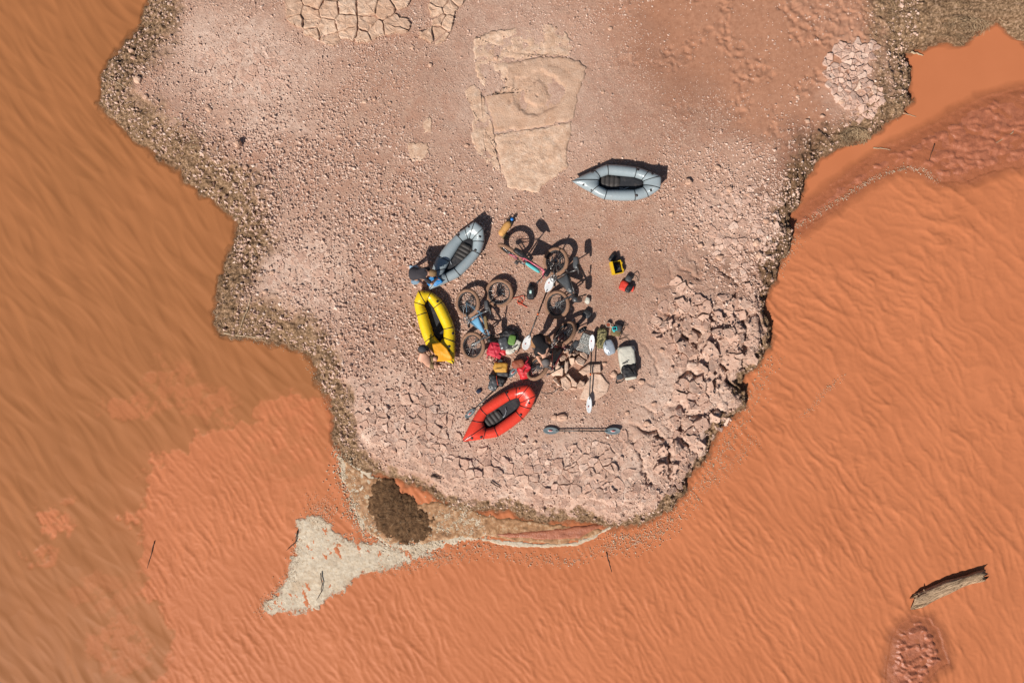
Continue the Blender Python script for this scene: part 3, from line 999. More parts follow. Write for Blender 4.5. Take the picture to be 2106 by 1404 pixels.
# ------------------------------------------------------------------ loose stones
def stone(x, y, r, flat=.6, seed=0):
    mb = MB()
    q = random.Random(seed)
    n = 8
    ang = q.uniform(0, 6)
    prof_ = [q.uniform(.75, 1.15) for _ in range(n)]
    el = q.uniform(.65, 1)
    def ring(f, zz):
        return [(x + r * f * prof_[k] * math.cos(ang + 2 * math.pi * k / n), y + r * f * el * prof_[k] * math.sin(ang + 2 * math.pi * k / n) , zz + q.uniform(-.06, .06) * r) for k in range(n)]
    z = gz(x, y)
    h = r * 2 * flat
    mb.rings([ring(.8, z - .3 * h), ring(1, z + .25 * h), ring(.85, z + .75 * h), ring(.45, z + .95 * h)])
    return mb.build('stone', M_STONE, None, (x, y, z), smooth=False)
SP = [(983, 415, 6), (697, 408, 4), (960, 398, 5), (1298, 800, 7), (1318, 785, 8), (1060, 660, 3), (1262, 770, 9), (1243, 748, 6), (948, 758, 5), (1230, 470, 4), (1155, 858, 13), (1140, 858, 8),
      (812, 720, 7), (830, 690, 5), (885, 135, 6), (848, 98, 5), (770, 205, 5), (750, 210, 6), (802, 212, 5), (812, 170, 4), (840, 180, 4), (1300, 395, 5), (1380, 440, 6), (1430, 470, 6), (1440, 505, 8), (1480, 530, 10), (1415, 375, 10),
      (1540, 400, 7), (1555, 500, 9), (1560, 525, 10), (1575, 455, 8), (1500, 390, 8), (1475, 345, 8), (560, 560, 6), (545, 600, 7), (470, 250, 6), (285, 165, 9), (275, 120, 8), (270, 105, 7), (300, 200, 8), (430, 225, 8), (505, 345, 7),
      (560, 385, 6), (540, 430, 6), (680, 610, 5), (700, 690, 6), (720, 720, 7), (1730, 210, 9), (1660, 250, 6), (1640, 200, 5), (1690, 240, 7), (1020, 120, 5), (930, 340, 5), (960, 300, 6), (1240, 190, 5), (1255, 60, 5),
      (650, 330, 4), (780, 390, 5), (830, 450, 4), (760, 500, 4), (720, 560, 5), (800, 610, 4), (640, 470, 5), (600, 330, 4), (700, 280, 5), (1420, 690, 5), (1360, 720, 6), (1345, 830, 7), (1330, 870, 8), (1290, 850, 6), (1100, 910, 6), (1080, 900, 7)]
for i, (a, b, r) in enumerate(SP):
    p = G(a, b)
    o = stone(p.x, p.y, r / PPM * rnd.uniform(.8, 1.0), rnd.uniform(.3, .5), i)
    if i == 10:
        tag(o, 'upright stone casting a long shadow above the grey paddle', 'stone')
    else:
        tag(o, 'loose pinkish stone lying on the gravel', 'stone', 'loose stones scattered on the gravel')
p = G(492, 298)
o = stone(p.x, p.y, .1, 1.1, 99); tag(o, 'stone standing on edge with a black shadow near the muddy shore', 'stone')

# ------------------------------------------------------------------ gravel (uncountable)
NG = 480000
lx0, lx1 = gx.min(), gx.max()
gxr = RNG.uniform(P(190, 0).x, P(1890, 0).x, NG); gyr = RNG.uniform(P(0, 1090).y, P(0, -80).y, NG)
hS = sample(Sn, gxr, gyr); hm = sample(mud, gxr, gyr); hs = sample(sand, gxr, gyr); hf = sample(fine, gxr, gyr); hc = sample(crust, gxr, gyr)
cl = fbm(gxr * 1.4, gyr * 1.4, 4, 600)
prob = (1 - .93 * hs) * (1 - .68 * hm) * (1 - .5 * hc) * np.clip(.6 + 1.5 * cl, .14, 1) * (hS > .08)
gpx = 1053 + gxr * PPM; gpy = 702 - gyr * PPM
for pts in (up, lo):
    pp = [k3(a, b) for a, b in pts]
    dsl = sdf(pp, gpx, gpy)
    prob = prob * np.where(dsl > -2, np.clip(.65 - dsl / 26, .07, .65), 1)
prob = prob * np.where(sdf([k5(a, b) for a, b in FIRE[14][0]], gpx, gpy) > 0, .1, 1)
kp = RNG.random(NG) < prob * .60
gxr, gyr, hf, hs, cl, hm = gxr[kp], gyr[kp], hf[kp], hs[kp], cl[kp], hm[kp]
gpx, gpy = gpx[kp], gpy[kp]
gzr = sample(Hh, gxr, gyr)
exa = np.array(ex)
ne = len(exa)
gxr = np.concatenate([gxr, exa[:, 0]]); gyr = np.concatenate([gyr, exa[:, 1]]); gzr = np.concatenate([gzr, exa[:, 2]])
exr = np.concatenate([np.ones(len(hf)), exa[:, 3] * 1.5])
hf = np.concatenate([hf, np.zeros(ne)]); hm = np.concatenate([hm, np.zeros(ne)])
gpx = np.concatenate([gpx, np.full(ne, 5e4)]); gpy = np.concatenate([gpy, np.full(ne, 5e4)])
N = len(gxr)
coarse = np.clip(blob(gpx, gpy, 620, 430, 260, 190, 30) + blob(gpx, gpy, 800, 740, 170, 120) + blob(gpx, gpy, 1500, 450, 120, 160) + .5 * blob(gpx, gpy, 900, 480, 130, 150), 0, 1)
rad = (.0108 + .0085 * coarse) * np.exp(RNG.normal(0, .45, N)) * (1 - .4 * hf) + .003
rad = np.clip(rad * exr * (1 + 1.5 * hm * RNG.random(N) ** 2), .007, .06)
# angular pebble: a ridge on top, a point pushed into the soil
base = np.array([(1, 0, .15), (0, 1, .15), (-1, 0, .15), (0, -1, .15), (.25, .1, 1), (-.3, -.1, .9), (0, 0, -1.1)], float)
bf = np.array([(0, 1, 4), (1, 5, 4), (1, 2, 5), (2, 3, 5), (3, 4, 5), (3, 0, 4), (1, 0, 6), (2, 1, 6), (3, 2, 6), (0, 3, 6)])
ang = RNG.uniform(0, 2 * np.pi, N)
sc = np.stack([rad * RNG.uniform(.8, 1.35, N), rad * RNG.uniform(.65, 1.05, N), rad * RNG.uniform(.7, 1.5, N)], -1)
vv = base[None] * sc[:, None, :] * (1 + RNG.uniform(-.32, .32, (N, 7, 3)))
ca, sa = np.cos(ang)[:, None], np.sin(ang)[:, None]
vx = vv[..., 0] * ca - vv[..., 1] * sa + gxr[:, None]
vy = vv[..., 0] * sa + vv[..., 1] * ca + gyr[:, None]
vz = vv[..., 2] + gzr[:, None]
GV = np.stack([vx, vy, vz], -1).reshape(-1, 3)
GF = (bf[None] + (np.arange(N) * 7)[:, None, None]).reshape(-1, 3)
gr = np.repeat(np.clip(RNG.normal(.5, .33, N) - .10 * hm - .12 * hf, 0, 1), 7)
gravel = tag(mesh_np('gravel', GV, GF, M_GRAVEL, False, {'rnd': gr}), 'pinkish gravel and crumbled clods covering the point', 'gravel', kind='stuff')
print('gravel stones', N, 'chunks', len(pieces))

# ------------------------------------------------------------------ plant litter along the shore (uncountable)
NL = 60000
ax_ = RNG.uniform(P(190, 0).x, P(2120, 0).x, NL); ay_ = RNG.uniform(P(0, 1080).y, P(0, -80).y, NL)
m_ = sample(mud, ax_, ay_); s_ = sample(Sn, ax_, ay_)
k_ = (RNG.random(NL) < m_ * np.clip(.3 + 1.3 * fbm(ax_ * 1.6, ay_ * 1.6, 3, 620), .05, 1)) & (s_ > -.03)
ax_, ay_ = ax_[k_], ay_[k_]
# and on the debris mound
n2_ = 350
bx = RNG.normal(P(822, 0).x, .5, n2_); by = RNG.normal(P(0, 1052).y, .45, n2_)
dm = sdf([P(a, b, WATER_Z) for a, b in [(765, 1000), (785, 985), (808, 990), (835, 1020), (860, 1045), (885, 1070), (888, 1095), (860, 1112), (825, 1112), (795, 1095), (768, 1065), (758, 1040)]], bx, by)
bx, by, dm = bx[dm > 0.05], by[dm > 0.05], dm[dm > 0.05]
zz = np.concatenate([sample(Hh, ax_, ay_) + .012, WATER_Z + .06 + .15 * sstep(0, .5, dm)])
ax_ = np.concatenate([ax_, bx]); ay_ = np.concatenate([ay_, by])
N = len(ax_)
L_ = np.exp(RNG.normal(-2.5, .5, N)); th_ = RNG.normal(0, 1, N) * 1.0 + 2.4
dx_, dy_ = np.cos(th_) * L_ / 2, np.sin(th_) * L_ / 2
tk = RNG.uniform(.002, .0055, N)
nx_, ny_ = -np.sin(th_) * tk, np.cos(th_) * tk
cz = RNG.uniform(-.006, .03, N)
bend = RNG.normal(0, .12, N)
mx_, my_ = ax_ + ny_ / tk * L_ * bend * 0 - np.sin(th_) * L_ * bend, ay_ + np.cos(th_) * L_ * bend
Vl = []
for (qx, qy, dz) in ((ax_ - dx_, ay_ - dy_, cz * 0), (mx_, my_, cz + .008), (ax_ + dx_, ay_ + dy_, cz)):
    Vl += [np.stack([qx + nx_, qy + ny_, zz + dz], -1), np.stack([qx - nx_, qy - ny_, zz + dz], -1), np.stack([qx, qy, zz + dz + tk * 1.8], -1)]
Vl = np.stack(Vl, 1).reshape(-1, 3)
bfl = np.array([(0, 3, 5), (0, 5, 2), (4, 1, 2), (4, 2, 5), (3, 6, 8), (3, 8, 5), (7, 4, 5), (7, 5, 8)])
Fl = (bfl[None] + (np.arange(N) * 9)[:, None, None]).reshape(-1, 3)
M_LITTER = mat_rock('dry_litter', [(78, 58, 42), (140, 110, 82), (212, 184, 148)], 12, 0.2, rndattr=True)
tag(mesh_np('plant_litter', Vl, Fl, M_LITTER, False, {'rnd': np.repeat(np.clip(RNG.normal(.45, .3, N), 0, 1), 9)}), 'dry grass and twig litter strewn along the muddy shore', 'litter', kind='stuff')

# ------------------------------------------------------------------ foam flecks and scum on the water (uncountable)
fx, fy, fr_ = [], [], []
def along(pts, n, spread, r0=.012, r1=.028):
    pw = [P(a, b, WATER_Z) for a, b in pts]
    seg = [(pw[i + 1] - pw[i]).length for i in range(len(pw) - 1)]
    tot = sum(seg)
    for _ in range(n):
        q = rnd.random() * tot
        i = 0
        while q > seg[i] and i < len(seg) - 1:
            q -= seg[i]; i += 1
        p = pw[i].lerp(pw[i + 1], q / seg[i])
        fx.append(p.x + rnd.gauss(0, spread)); fy.append(p.y + rnd.gauss(0, spread)); fr_.append(rnd.uniform(.3, 1) ** 2 * (r1 - r0) + r0)
along([(640, 1060), (660, 1045), (680, 1060)], 420, .22, .006, .014)
along([(612, 1110), (600, 1180), (560, 1230), (530, 1255)], 500, .10, .006, .014)
along([(705, 1110), (780, 1125), (900, 1145), (1000, 1130)], 700, .14, .006, .016)
along([(760, 1178), (850, 1160), (930, 1140)], 300, .10, .006, .014)
along([(1250, 1110), (1300, 1115), (1345, 1095), (1390, 1060)], 800, .18, .006, .018)
along([(1390, 1060), (1430, 1010), (1480, 940), (1530, 850), (1555, 800), (1590, 740)], 700, .14, .006, .018)
along([(1440, 1010), (1500, 960), (1560, 900)], 260, .10, .005, .012)
along([(1650, 860), (1700, 800), (1740, 770)], 160, .05, .005, .012)
along([(1000, 1130), (1100, 1150), (1180, 1150), (1270, 1120)], 420, .12, .006, .016)
along([(1635, 470), (1690, 435), (1745, 398), (1800, 366), (1860, 345), (1900, 352), (1930, 376)], 520, .05, .006, .016)
along([(1600, 560), (1620, 520), (1645, 490)], 160, .1, .006, .014)
along([(705, 950), (725, 1010), (745, 1075), (800, 1115), (880, 1115), (920, 1070), (985, 1075)], 1500, .2, .008, .03)
along([(890, 1060), (940, 1070), (990, 1090)], 600, .22, .008, .028)
along([(690, 920), (705, 960), (720, 1010), (735, 1050), (750, 1090)], 420, .12, .008, .024)
along([(440, 640), (470, 690), (620, 720), (680, 840)], 240, .06, .005, .014)
N = len(fx)
fx, fy, fr_ = np.array(fx), np.array(fy), np.array(fr_)
gzz = np.maximum(sample(Hh, fx, fy), WATER_Z)
ang = RNG.uniform(0, 6.28, N)
sc = np.stack([fr_ * RNG.uniform(.8, 1.5, N), fr_ * RNG.uniform(.6, 1, N), fr_ * .55], -1)
vv = base[None] * sc[:, None, :] * (1 + RNG.uniform(-.25, .25, (N, 7, 3)))
ca, sa = np.cos(ang)[:, None], np.sin(ang)[:, None]
vx = vv[..., 0] * ca - vv[..., 1] * sa + fx[:, None]; vy = vv[..., 0] * sa + vv[..., 1] * ca + fy[:, None]
vz = vv[..., 2] + gzz[:, None] + .012
M_FLECK = mat_rock('foam_fleck', [(150, 120, 92), (206, 182, 152), (232, 218, 198)], 9, .3, rndattr=True)
tag(mesh_np('foam_flecks', np.stack([vx, vy, vz], -1).reshape(-1, 3), (bf[None] + (np.arange(N) * 7)[:, None, None]).reshape(-1, 3), M_FLECK, False,
            {'rnd': np.repeat(RNG.random(N) ** 1.7, 7)}), 'small foam flecks and scum floating beside the shore', 'foam', kind='stuff')

# ------------------------------------------------------------------ sticks and the log
M_STICK = fabric('bleached_wood', (206, 180, 148), .8, .2, .3, .4, 40)
M_DSTICK = fabric('dark_wet_wood', (86, 62, 48), .6, .3, .3, .4, 40)
def stick(label, pts, r, mat, water_level=False, group=None, lift=0.0):
    pw = []
    for a, b in pts:
        p = P(a, b, WATER_Z) if water_level else G(a, b)
        if water_level:
            p.z = max(p.z, gz(p.x, p.y))
        pw.append(p + Vector((0, 0, r * .6 + lift)))
    fine_ = []
    for i in range(len(pw) - 1):
        for k in range(4):
            q = pw[i].lerp(pw[i + 1], k / 4)
            fine_.append(q + Vector((rnd.uniform(-1, 1), rnd.uniform(-1, 1), rnd.uniform(0, .6))) * r * .6)
    fine_.append(pw[-1])
    n = len(fine_)
    mb = MB(); mb.tube(fine_, [r * (1.1 - .75 * i / n) for i in range(n)], 6)
    o = mb.build('driftwood_stick', mat, None, fine_[0])
    return tag(o, label, 'stick', group)
stick('long pale stick lying along the tip of the muddy spit', [(462, 684), (490, 690), (525, 693), (556, 694)], .018, M_STICK, lift=.02)
stick('thin straight pale stick standing across the long shore stick', [(517, 612), (510, 635), (500, 660), (490, 687)], .012, M_STICK, lift=.03)
stick('curved pale root at the edge of the gravel', [(357, 243), (380, 248), (405, 260), (422, 275), (430, 285)], .012, M_STICK)
stick('forked pale root in the mud beside grass litter', [(558, 360), (572, 375), (578, 395), (580, 412)], .013, M_STICK)
stick('bleached root splaying over the western mud point', [(226, 158), (238, 168), (250, 175), (258, 180)], .012, M_STICK)
for pts in ([(358, 286), (372, 279)], [(392, 304), (408, 300)], [(400, 322), (414, 314)], [(385, 292), (408, 288)], [(546, 640), (562, 622)], [(400, 315), (418, 317)]):
    stick('short pale twig lying on the shore mud', pts, .008, M_STICK, group='short pale twigs on the mud')
stick('pale stick half afloat beside the mud promontory', [(1871, 108), (1885, 111), (1898, 115)], .03, M_STICK, True)
stick('slim pale stick reaching over the backwater by the bank', [(1850, 201), (1866, 192)], .012, M_STICK, lift=.03)
stick('pale stick floating below the promontory', [(1853, 235), (1868, 236), (1884, 241)], .012, M_STICK, True)
stick('thin grey stick sunk between backwater and mud bar', [(1796, 304), (1815, 306), (1832, 309)], .014, M_STICK, True)
stick('crooked stick on the far part of the red mud bar', [(2084, 270), (2072, 282), (2055, 290), (2037, 301)], .014, M_STICK, True)
stick('dark stick across the narrow end of the red mud bar', [(1922, 297), (1915, 315), (1909, 335)], .015, M_DSTICK, True)
stick('dark stick lying on litter above the straw heap', [(1680, 268), (1695, 280), (1711, 300)], .015, M_DSTICK, lift=.04)
stick('dark straight stick jutting from the foam flecks into open water', [(1247, 1135), (1252, 1155), (1258, 1176)], .013, M_DSTICK, True)
stick('dark thin stick afloat near the silt boundary', [(318, 1112), (312, 1135), (303, 1168)], .012, M_DSTICK, True)
stick('dark twig embedded in the grey white foam drift', [(660, 1176), (664, 1198), (662, 1215), (652, 1232)], .014, M_DSTICK, True, lift=.05)
stick('dark branch on the edge of the foam drift', [(613, 1090), (608, 1115), (590, 1130)], .014, M_DSTICK, True, lift=.03)
stick('short dark plank at the foot of the crust', [(886, 978), (908, 983)], .03, M_DSTICK, lift=.03)
stick('dark stick by the debris beside the crust', [(1010, 990), (1030, 1003)], .02, M_DSTICK, lift=.04)

def log():
    n = Nodes('weathered_log')
    tc = n.n('ShaderNodeTexCoord')
    mp = n.n('ShaderNodeMapping'); mp.inputs['Scale'].default_value = (2.2, 26, 26)
    n.l(tc.outputs['Object'], mp.inputs[0])
    f = n.noise(2.0, 7, .7, .4, mp.outputs[0])
    c = n.ramp(f, [(.34, C(64, 46, 34)), (.45, C(160, 130, 102)), (.58, C(220, 184, 148)), (.8, C(240, 210, 176))])
    m = n.set(c, .85, n.bump(f, 1.0, .03), .15)
    a = P(1884, 1234, WATER_Z + .05); b = P(2018, 1181, WATER_Z + .05)
    L = (b - a).length
    mb = MB()
    rs = []
    K = 40; nn = 22
    for i in range(K + 1):
        u = i / K
        r = .17 - .05 * u + .02 * hn(u * 9, 1, 2)
        cy = .06 * math.sin(u * 3.0) - .02; czz = .02 + .03 * u
        row = []
        for k in range(nn):
            th = 2 * math.pi * k / nn
            rr_ = r * (1 + .16 * hn(th * 2 + 3, u * 2.5, 1.0) + .07 * math.sin(th * 9 + u * 4) + .06 * hn(th * 7, u * 14, 3))
            x = u * L
            if i == 0: x += .16 * math.sin(th * 3 + 1) + .08 * math.sin(th * 7)
            if i == 1: x += .08 * math.sin(th * 3 + 1)
            if i == K: x += .10 * math.sin(th * 2 + .6) + .09 * math.sin(th * 5 + 2)
            row.append((x, cy + rr_ * math.cos(th), czz + rr_ * .8 * math.sin(th)))
        rs.append(row)
    mb.rings(rs)
    st = []
    for (x, y, z, dx, dy, dz, r) in ((L * .93, .02, .12, .16, .03, .03, .03), (L * .95, -.09, .04, .14, -.01, .0, .035), (.08, -.10, .03, -.18, -.05, -.02, .025), (L * .15, .17, .04, .0, .07, .03, .02)):
        st.append(MB().tube([(x, y, z), (x + dx * .6, y + dy * .6, z + dz * .6), (x + dx, y + dy, z + dz)], [r, r * .7, r * .15], 6))
    o = mb.build('driftwood_log', m, None, (0, 0, 0))
    o.location = a; o.rotation_euler = (0, 0, math.atan2(b.y - a.y, b.x - a.x))
    tag(o, 'weathered driftwood log floating in open orange water', 'log')
    for q in st:
        q.build('stub', m, o, (0, 0, 0))
log()

def straw(cx, cy, rx, ry, n, label, name):
    mb = MB()
    for _ in range(n):
        a = rnd.random() * 6.28; q = math.sqrt(rnd.random())
        p = G(cx + rx * q * math.cos(a), cy + ry * q * math.sin(a))
        h = .10 * (1 - q * q)
        th = a + 1.57 + rnd.gauss(0, .6); L = rnd.uniform(.06, .2)
        d = Vector((math.cos(th), -math.sin(th), 0)) * L * .5
        z = Vector((0, 0, h + rnd.uniform(0, .03)))
        mb.tube([p - d + z, p + z + Vector((0, 0, .02)), p + d + z * .8], [.003, .0045, .002], 3, caps=False)
    o = mb.build(name, M_LITTER, None, G(cx, cy), smooth=False)
    a_ = o.data.attributes.new('rnd', 'FLOAT', 'POINT')
    a_.data.foreach_set('value', np.repeat(RNG.uniform(.3, 1, len(o.data.vertices) // 9 + 1), 9)[:len(o.data.vertices)])
    return tag(o, label, 'straw', kind='stuff')
straw(1756, 284, 34, 22, 700, 'rounded heap of dry straw on the backwater bank', 'straw_heap')
straw(1985, 60, 50, 25, 380, 'loose dry straw on the flat brown mud', 'loose_straw')

# ------------------------------------------------------------------ inflatable rafts
M_SEAM = fabric('black_seam_tape', (34, 32, 32), .45, .4, .1, .1)
M_PATCH = fabric('black_tie_patch', (52, 44, 44), .5, .4, .15, .1)
M_FLOOR = fabric('charcoal_raft_floor', (52, 52, 56), .65, .3, .35, .5, 14, (110, 96, 88))
M_SEAT = fabric('charcoal_seat_fabric', (70, 66, 64), .6, .25, .1, .15)
M_CORD = fabric('grey_cord', (190, 196, 204), .5, .4, .1, .1)
def vinyl(name, rgb):
    n = Nodes(name)
    c = C(*rgb); dk = tuple(v * .86 for v in c[:3]) + (1,)
    col = n.mix(n.noise(3, 3), dk, c)
    col = n.mix(n.mrange(n.noise(9, 6, .75), .55, .8, 0, .28), col, C(168, 128, 102))
    b = n.bump(n.noise(11, 4, .65, 1.4), .22, .03)
    return n.set(col, n.mrange(n.noise(14, 4), .3, .7, .2, .34), b, .5)

def raft(label, crp, seams, patches, mat, tube_h=.16, stern=(), bow=0, bow_rise=.10, stern_rise=.17, seat=None, deck=None, cord=None, skip_seams=(), soft=0.0, ring_patches=()):
    """seams: list of (outer x, y, inner x, y) read off the enlarged photo, in order round the hull; bow = index of the pointed tip; stern = indices of the square end"""
    ctr = [sum(q[i] for q in seams) / len(seams) for i in range(4)]
    base = G(*crp((ctr[0] + ctr[2]) / 2, (ctr[1] + ctr[3]) / 2))
    T = thing('packraft', label, 'raft', base)
    z0 = base.z
    st = []
    for i, (ox, oy, ix, iy) in enumerate(seams):
        rise = bow_rise if i == bow else (stern_rise if i in stern else 0)
        O = P(*crp(ox, oy), z0 + tube_h + rise); I = P(*crp(ix, iy), z0 + tube_h)
        st.append((O.xy, I.xy, rise, 1.0 if i == bow else (.45 if i in stern else 0.0)))
    n = len(st)
    K = 4
    NS = 22
    rs, info = [], []
    def section(O, I, rise, pinch, bulge=0.0):
        d = O - I; a = d.length / 2; d = d / (2 * a)
        M = (O + I) / 2
        b = min(tube_h, a * 1.05)
        row, nr = [], []
        for k in range(NS):
            t_ = 2 * math.pi * k / NS
            c_, s_ = math.cos(t_), math.sin(t_)
            out = max(0.0, c_)
            hh = b * (1 - .72 * pinch * out ** 1.5)
            xx = a * c_
            p2 = M + d * xx
            z = z0 + tube_h + hh * s_ + rise * (max(0, (c_ + 1) / 2) ** 1.6)
            row.append((p2.x, p2.y, z))
            nr.append(Vector((d.x * c_ / a, d.y * c_ / a, s_ / b)).normalized())
        return row, nr
    for i in range(n):
        A_, B_ = st[i], st[(i + 1) % n]
        for q in range(K):
            f = q / K
            e = f
            bul = math.sin(math.pi * f)
            O = A_[0].lerp(B_[0], e); I = A_[1].lerp(B_[1], e)
            dO = (O - I).normalized()
            seglen = (B_[0] - A_[0]).length
            O = O + dO * bul * min(.02, .03 * seglen)
            rise = A_[2] * (1 - e) + B_[2] * e
            pin = A_[3] * (1 - e) ** 2 + B_[3] * e ** 2
            row, nr = section(O, I, rise, pin)
            if soft and q in (1, 3):
                row = [(x + soft * hn(x * 30, y * 30, z * 20) * .3, y + soft * hn(y * 30, x * 30, 3) * .3, z + soft * hn(x * 22, y * 26, 1)) for x, y, z in row]
            rs.append(row); info.append(nr)
    mb = MB()
    m = len(rs)
    vs_ = [p for r in rs for p in r]
    fs = []
    for i in range(m):
        j = (i + 1) % m
        for k in range(NS):
            k2 = (k + 1) % NS
            fs.append((i * NS + k, i * NS + k2, j * NS + k2, j * NS + k))
    mb.add(vs_, fs)
    hull = mb.build('hull_tube', mat, T)
    for i in range(n):
        if i in skip_seams:
            continue
        row = rs[i * K]; nr = info[i * K]
        pts = [Vector(row[k]) + nr[k] * .002 for k in range(0, NS // 2 + 1)]
        s_ = MB(); s_.tube(pts, .0105, 6)
        s_.build('seam_tape', M_SEAM, hull)
    for (x, y) in list(patches) + list(ring_patches):
        best = None
        target = P(*crp(x, y), z0 + 2 * tube_h)
        for i in range(m):
            for k in range(NS // 2 + 1):
                p = Vector(rs[i][k])
                dd = (p.xy - target.xy).length
                if best is None or dd < best[0]:
                    best = (dd, p, info[i][k])
        _, p, nn = best
        c = Vector((target.x, target.y, p.z))
        M3 = nn.to_track_quat('Z', 'Y').to_matrix()
        pm = MB()
        prof_ = [(.034, -.004), (.036, .004), (.030, .010), (.020, .010), (.017, .014), (.006, .014)]
        pm.rings([[c + M3 @ Vector((r_ * math.cos(a_), r_ * math.sin(a_), h_)) for a_ in np.linspace(0, 2 * math.pi, 13)[:-1]] for r_, h_ in prof_])
        pm.build('tie_down_patch', M_PATCH, hull)
    inner = [Vector((s[1].x, s[1].y, 0)) for s in st]
    ic = sum(inner, Vector()) / n
    fm = MB()
    fl = [ic + (p - ic) * 1.18 for p in inner]
    rr_ = [[(p.x, p.y, z0 + .015) for p in fl], [(p.x, p.y, z0 + .09) for p in fl]]
    for f in (.66, .33):
        rr_.append([(ic.x + (p.x - ic.x) * f, ic.y + (p.y - ic.y) * f, z0 + .088 + .012 * hn(p.x * 9, p.y * 9, f * 5)) for p in fl])
    fm.rings(rr_)
    fm.build('floor', M_FLOOR, T)
    if seat:
        cx, cy, ux, uy, ln, wd, nr_ = seat      # centre, axis direction, length px, width px, chambers (crop units)
        sc_ = 1.0 / (PPM) / 1.0
        c = P(*crp(cx, cy), z0 + .12); e = P(*crp(cx + ux, cy + uy), z0 + .12)
        a_ = (e - c).normalized(); b_ = Vector((-a_.y, a_.x, 0))
        sL = (P(*crp(ln, 0)) - P(*crp(0, 0))).length; sW = (P(*crp(wd, 0)) - P(*crp(0, 0))).length
        sm = MB()
        nu, nv = nr_ * 6, 10
        top, bot = [], []
        for i in range(nu + 1):
            u = i / nu
            for j in range(nv + 1):
                v = j / nv * 2 - 1
                wv = 1 - .22 * abs(2 * u - .9) ** 3
                rib = abs(math.sin(math.pi * nr_ * u)) ** .6
                ed = (1 - abs(v) ** 6)
                p = c + a_ * (u - .5) * sL + b_ * v * sW / 2 * wv
                top.append((p.x, p.y, z0 + .085 + .075 * ed * (.55 + .45 * rib)))
                bot.append((p.x, p.y, z0 + .06))
        off = len(top)
        fs = []
        for i in range(nu):
            for j in range(nv):
                a0 = i * (nv + 1) + j
                fs.append((a0, a0 + nv + 1, a0 + nv + 2, a0 + 1))
                fs.append((off + a0, off + a0 + 1, off + a0 + nv + 2, off + a0 + nv + 1))
        sm.add(top + bot, fs)
        # close the rim
        rim = [i * (nv + 1) for i in range(nu + 1)] + [nu * (nv + 1) + j for j in range(1, nv + 1)] + [i * (nv + 1) + nv for i in range(nu - 1, -1, -1)] + [j for j in range(nv - 1, 0, -1)]
        for q in range(len(rim)):
            a0, a1 = rim[q], rim[(q + 1) % len(rim)]
            sm.f.append((a0, a1, a1 + off, a0 + off))
        sm.build('seat', M_SEAT, T)
    if deck:
        pts, dmat, zs = deck
        dm = MB()
        pw = [P(*crp(x, y), z0 + zz) for (x, y), zz in zip(pts, zs)]
        c = sum(pw, Vector()) / len(pw)
        ed = []
        for i in range(len(pw)):
            for q in range(4):
                ed.append(pw[i].lerp(pw[(i + 1) % len(pw)], q / 4))
        rr_ = [[p - Vector((0, 0, .012)) for p in ed]]
        for f in (1, .82, .62, .42, .2):
            rr_.append([c + (p - c) * f + Vector((0, 0, (1 - f) * .03 + .012 * hn(p.x * 11 * f, p.y * 11 * f, f * 4))) for p in ed])
        dm.rings(rr_)
        dm.build('spray_deck', dmat, T)
    if cord:
        pw = [P(*crp(x, y), z0 + .12) for x, y in cord]
        cm = MB(); cm.tube(pw, .007, 6); cm.build('backrest_cord', M_CORD, T)
    return T

c6 = crop(940, 720, 7.02)
M_RED = vinyl('red_vinyl', (240, 72, 52))
raft('red inflatable packraft beside the grey half hidden paddle', c6,
     [(70, 1315, 400, 1090), (215, 1012, 378, 1037), (330, 832, 430, 935), (688, 590, 762, 722), (855, 528, 852, 690), (1040, 508, 888, 690), (1140, 655, 912, 755), (1072, 842, 905, 795), (950, 992, 850, 880), (595, 1245, 535, 1105), (380, 1280, 417, 1128)],
     [(213, 1268), (347, 1255), (213, 1043), (722, 610), (912, 556), (1042, 755), (921, 930)], M_RED, stern=(5, 6), seat=(520, 985, 300, -230, 250, 175, 4), cord=[(697, 835), (710, 880), (690, 940), (665, 970)])
c7 = crop(1160, 310, 8.775)
M_GREY = vinyl('blue_grey_vinyl', (160, 171, 175))
raft('blue grey packraft alone on gravel below the sandstone slab', c7,
     [(135, 548, 632, 540), (530, 358, 648, 487), (770, 250, 795, 435), (1305, 300, 1272, 480), (1520, 370, 1405, 525), (1752, 465, 1432, 552), (1735, 683, 1432, 626), (1515, 835, 1408, 660), (1275, 900, 1258, 705), (725, 880, 772, 705), (482, 755, 628, 633)],
     [(350, 605), (492, 692), (515, 380), (1340, 335), (1590, 420), (1565, 718), (1312, 805)], M_GREY, stern=(5, 6), seat=(835, 550, 10, 0.5, 330, 215, 4), cord=[(1000, 675), (1080, 690), (1165, 660)], stern_rise=.2)
c1 = crop(820, 420, 7.8)
M_BLUE = fabric('bright_blue_deck_fabric', (22, 132, 200), .5, .35, .1, .3, 16)
raft('blue grey packraft with blue deck being inflated by the dark shirted person', c1,
     [(485, 1370, 735, 1095), (520, 1090, 752, 1045), (622, 832, 815, 925), (920, 488, 1020, 597), (1060, 388, 1108, 550), (1222, 275, 1135, 548), (1358, 385, 1183, 565), (1378, 610, 1190, 600), (1300, 808, 1180, 745), (990, 1152, 885, 1030), (800, 1245, 745, 1105)],
     [(1130, 365), (955, 490), (1305, 518), (1228, 735)], M_GREY, stern=(5, 6), seat=(1035, 765, 60, -110, 260, 215, 4), deck=([(480, 1310), (430, 1230), (520, 1150), (640, 1165), (712, 1250), (600, 1312)], M_BLUE, [.26, .36, .39, .38, .37, .33]),
     cord=[(870, 810), (835, 860), (830, 920), (845, 965)])
c2 = crop(820, 580, 7.39)
M_YEL = vinyl('yellow_vinyl', (248, 208, 30))
M_YDECK = fabric('orange_yellow_deck_fabric', (250, 172, 22), .5, .35, .08, .35, 14)
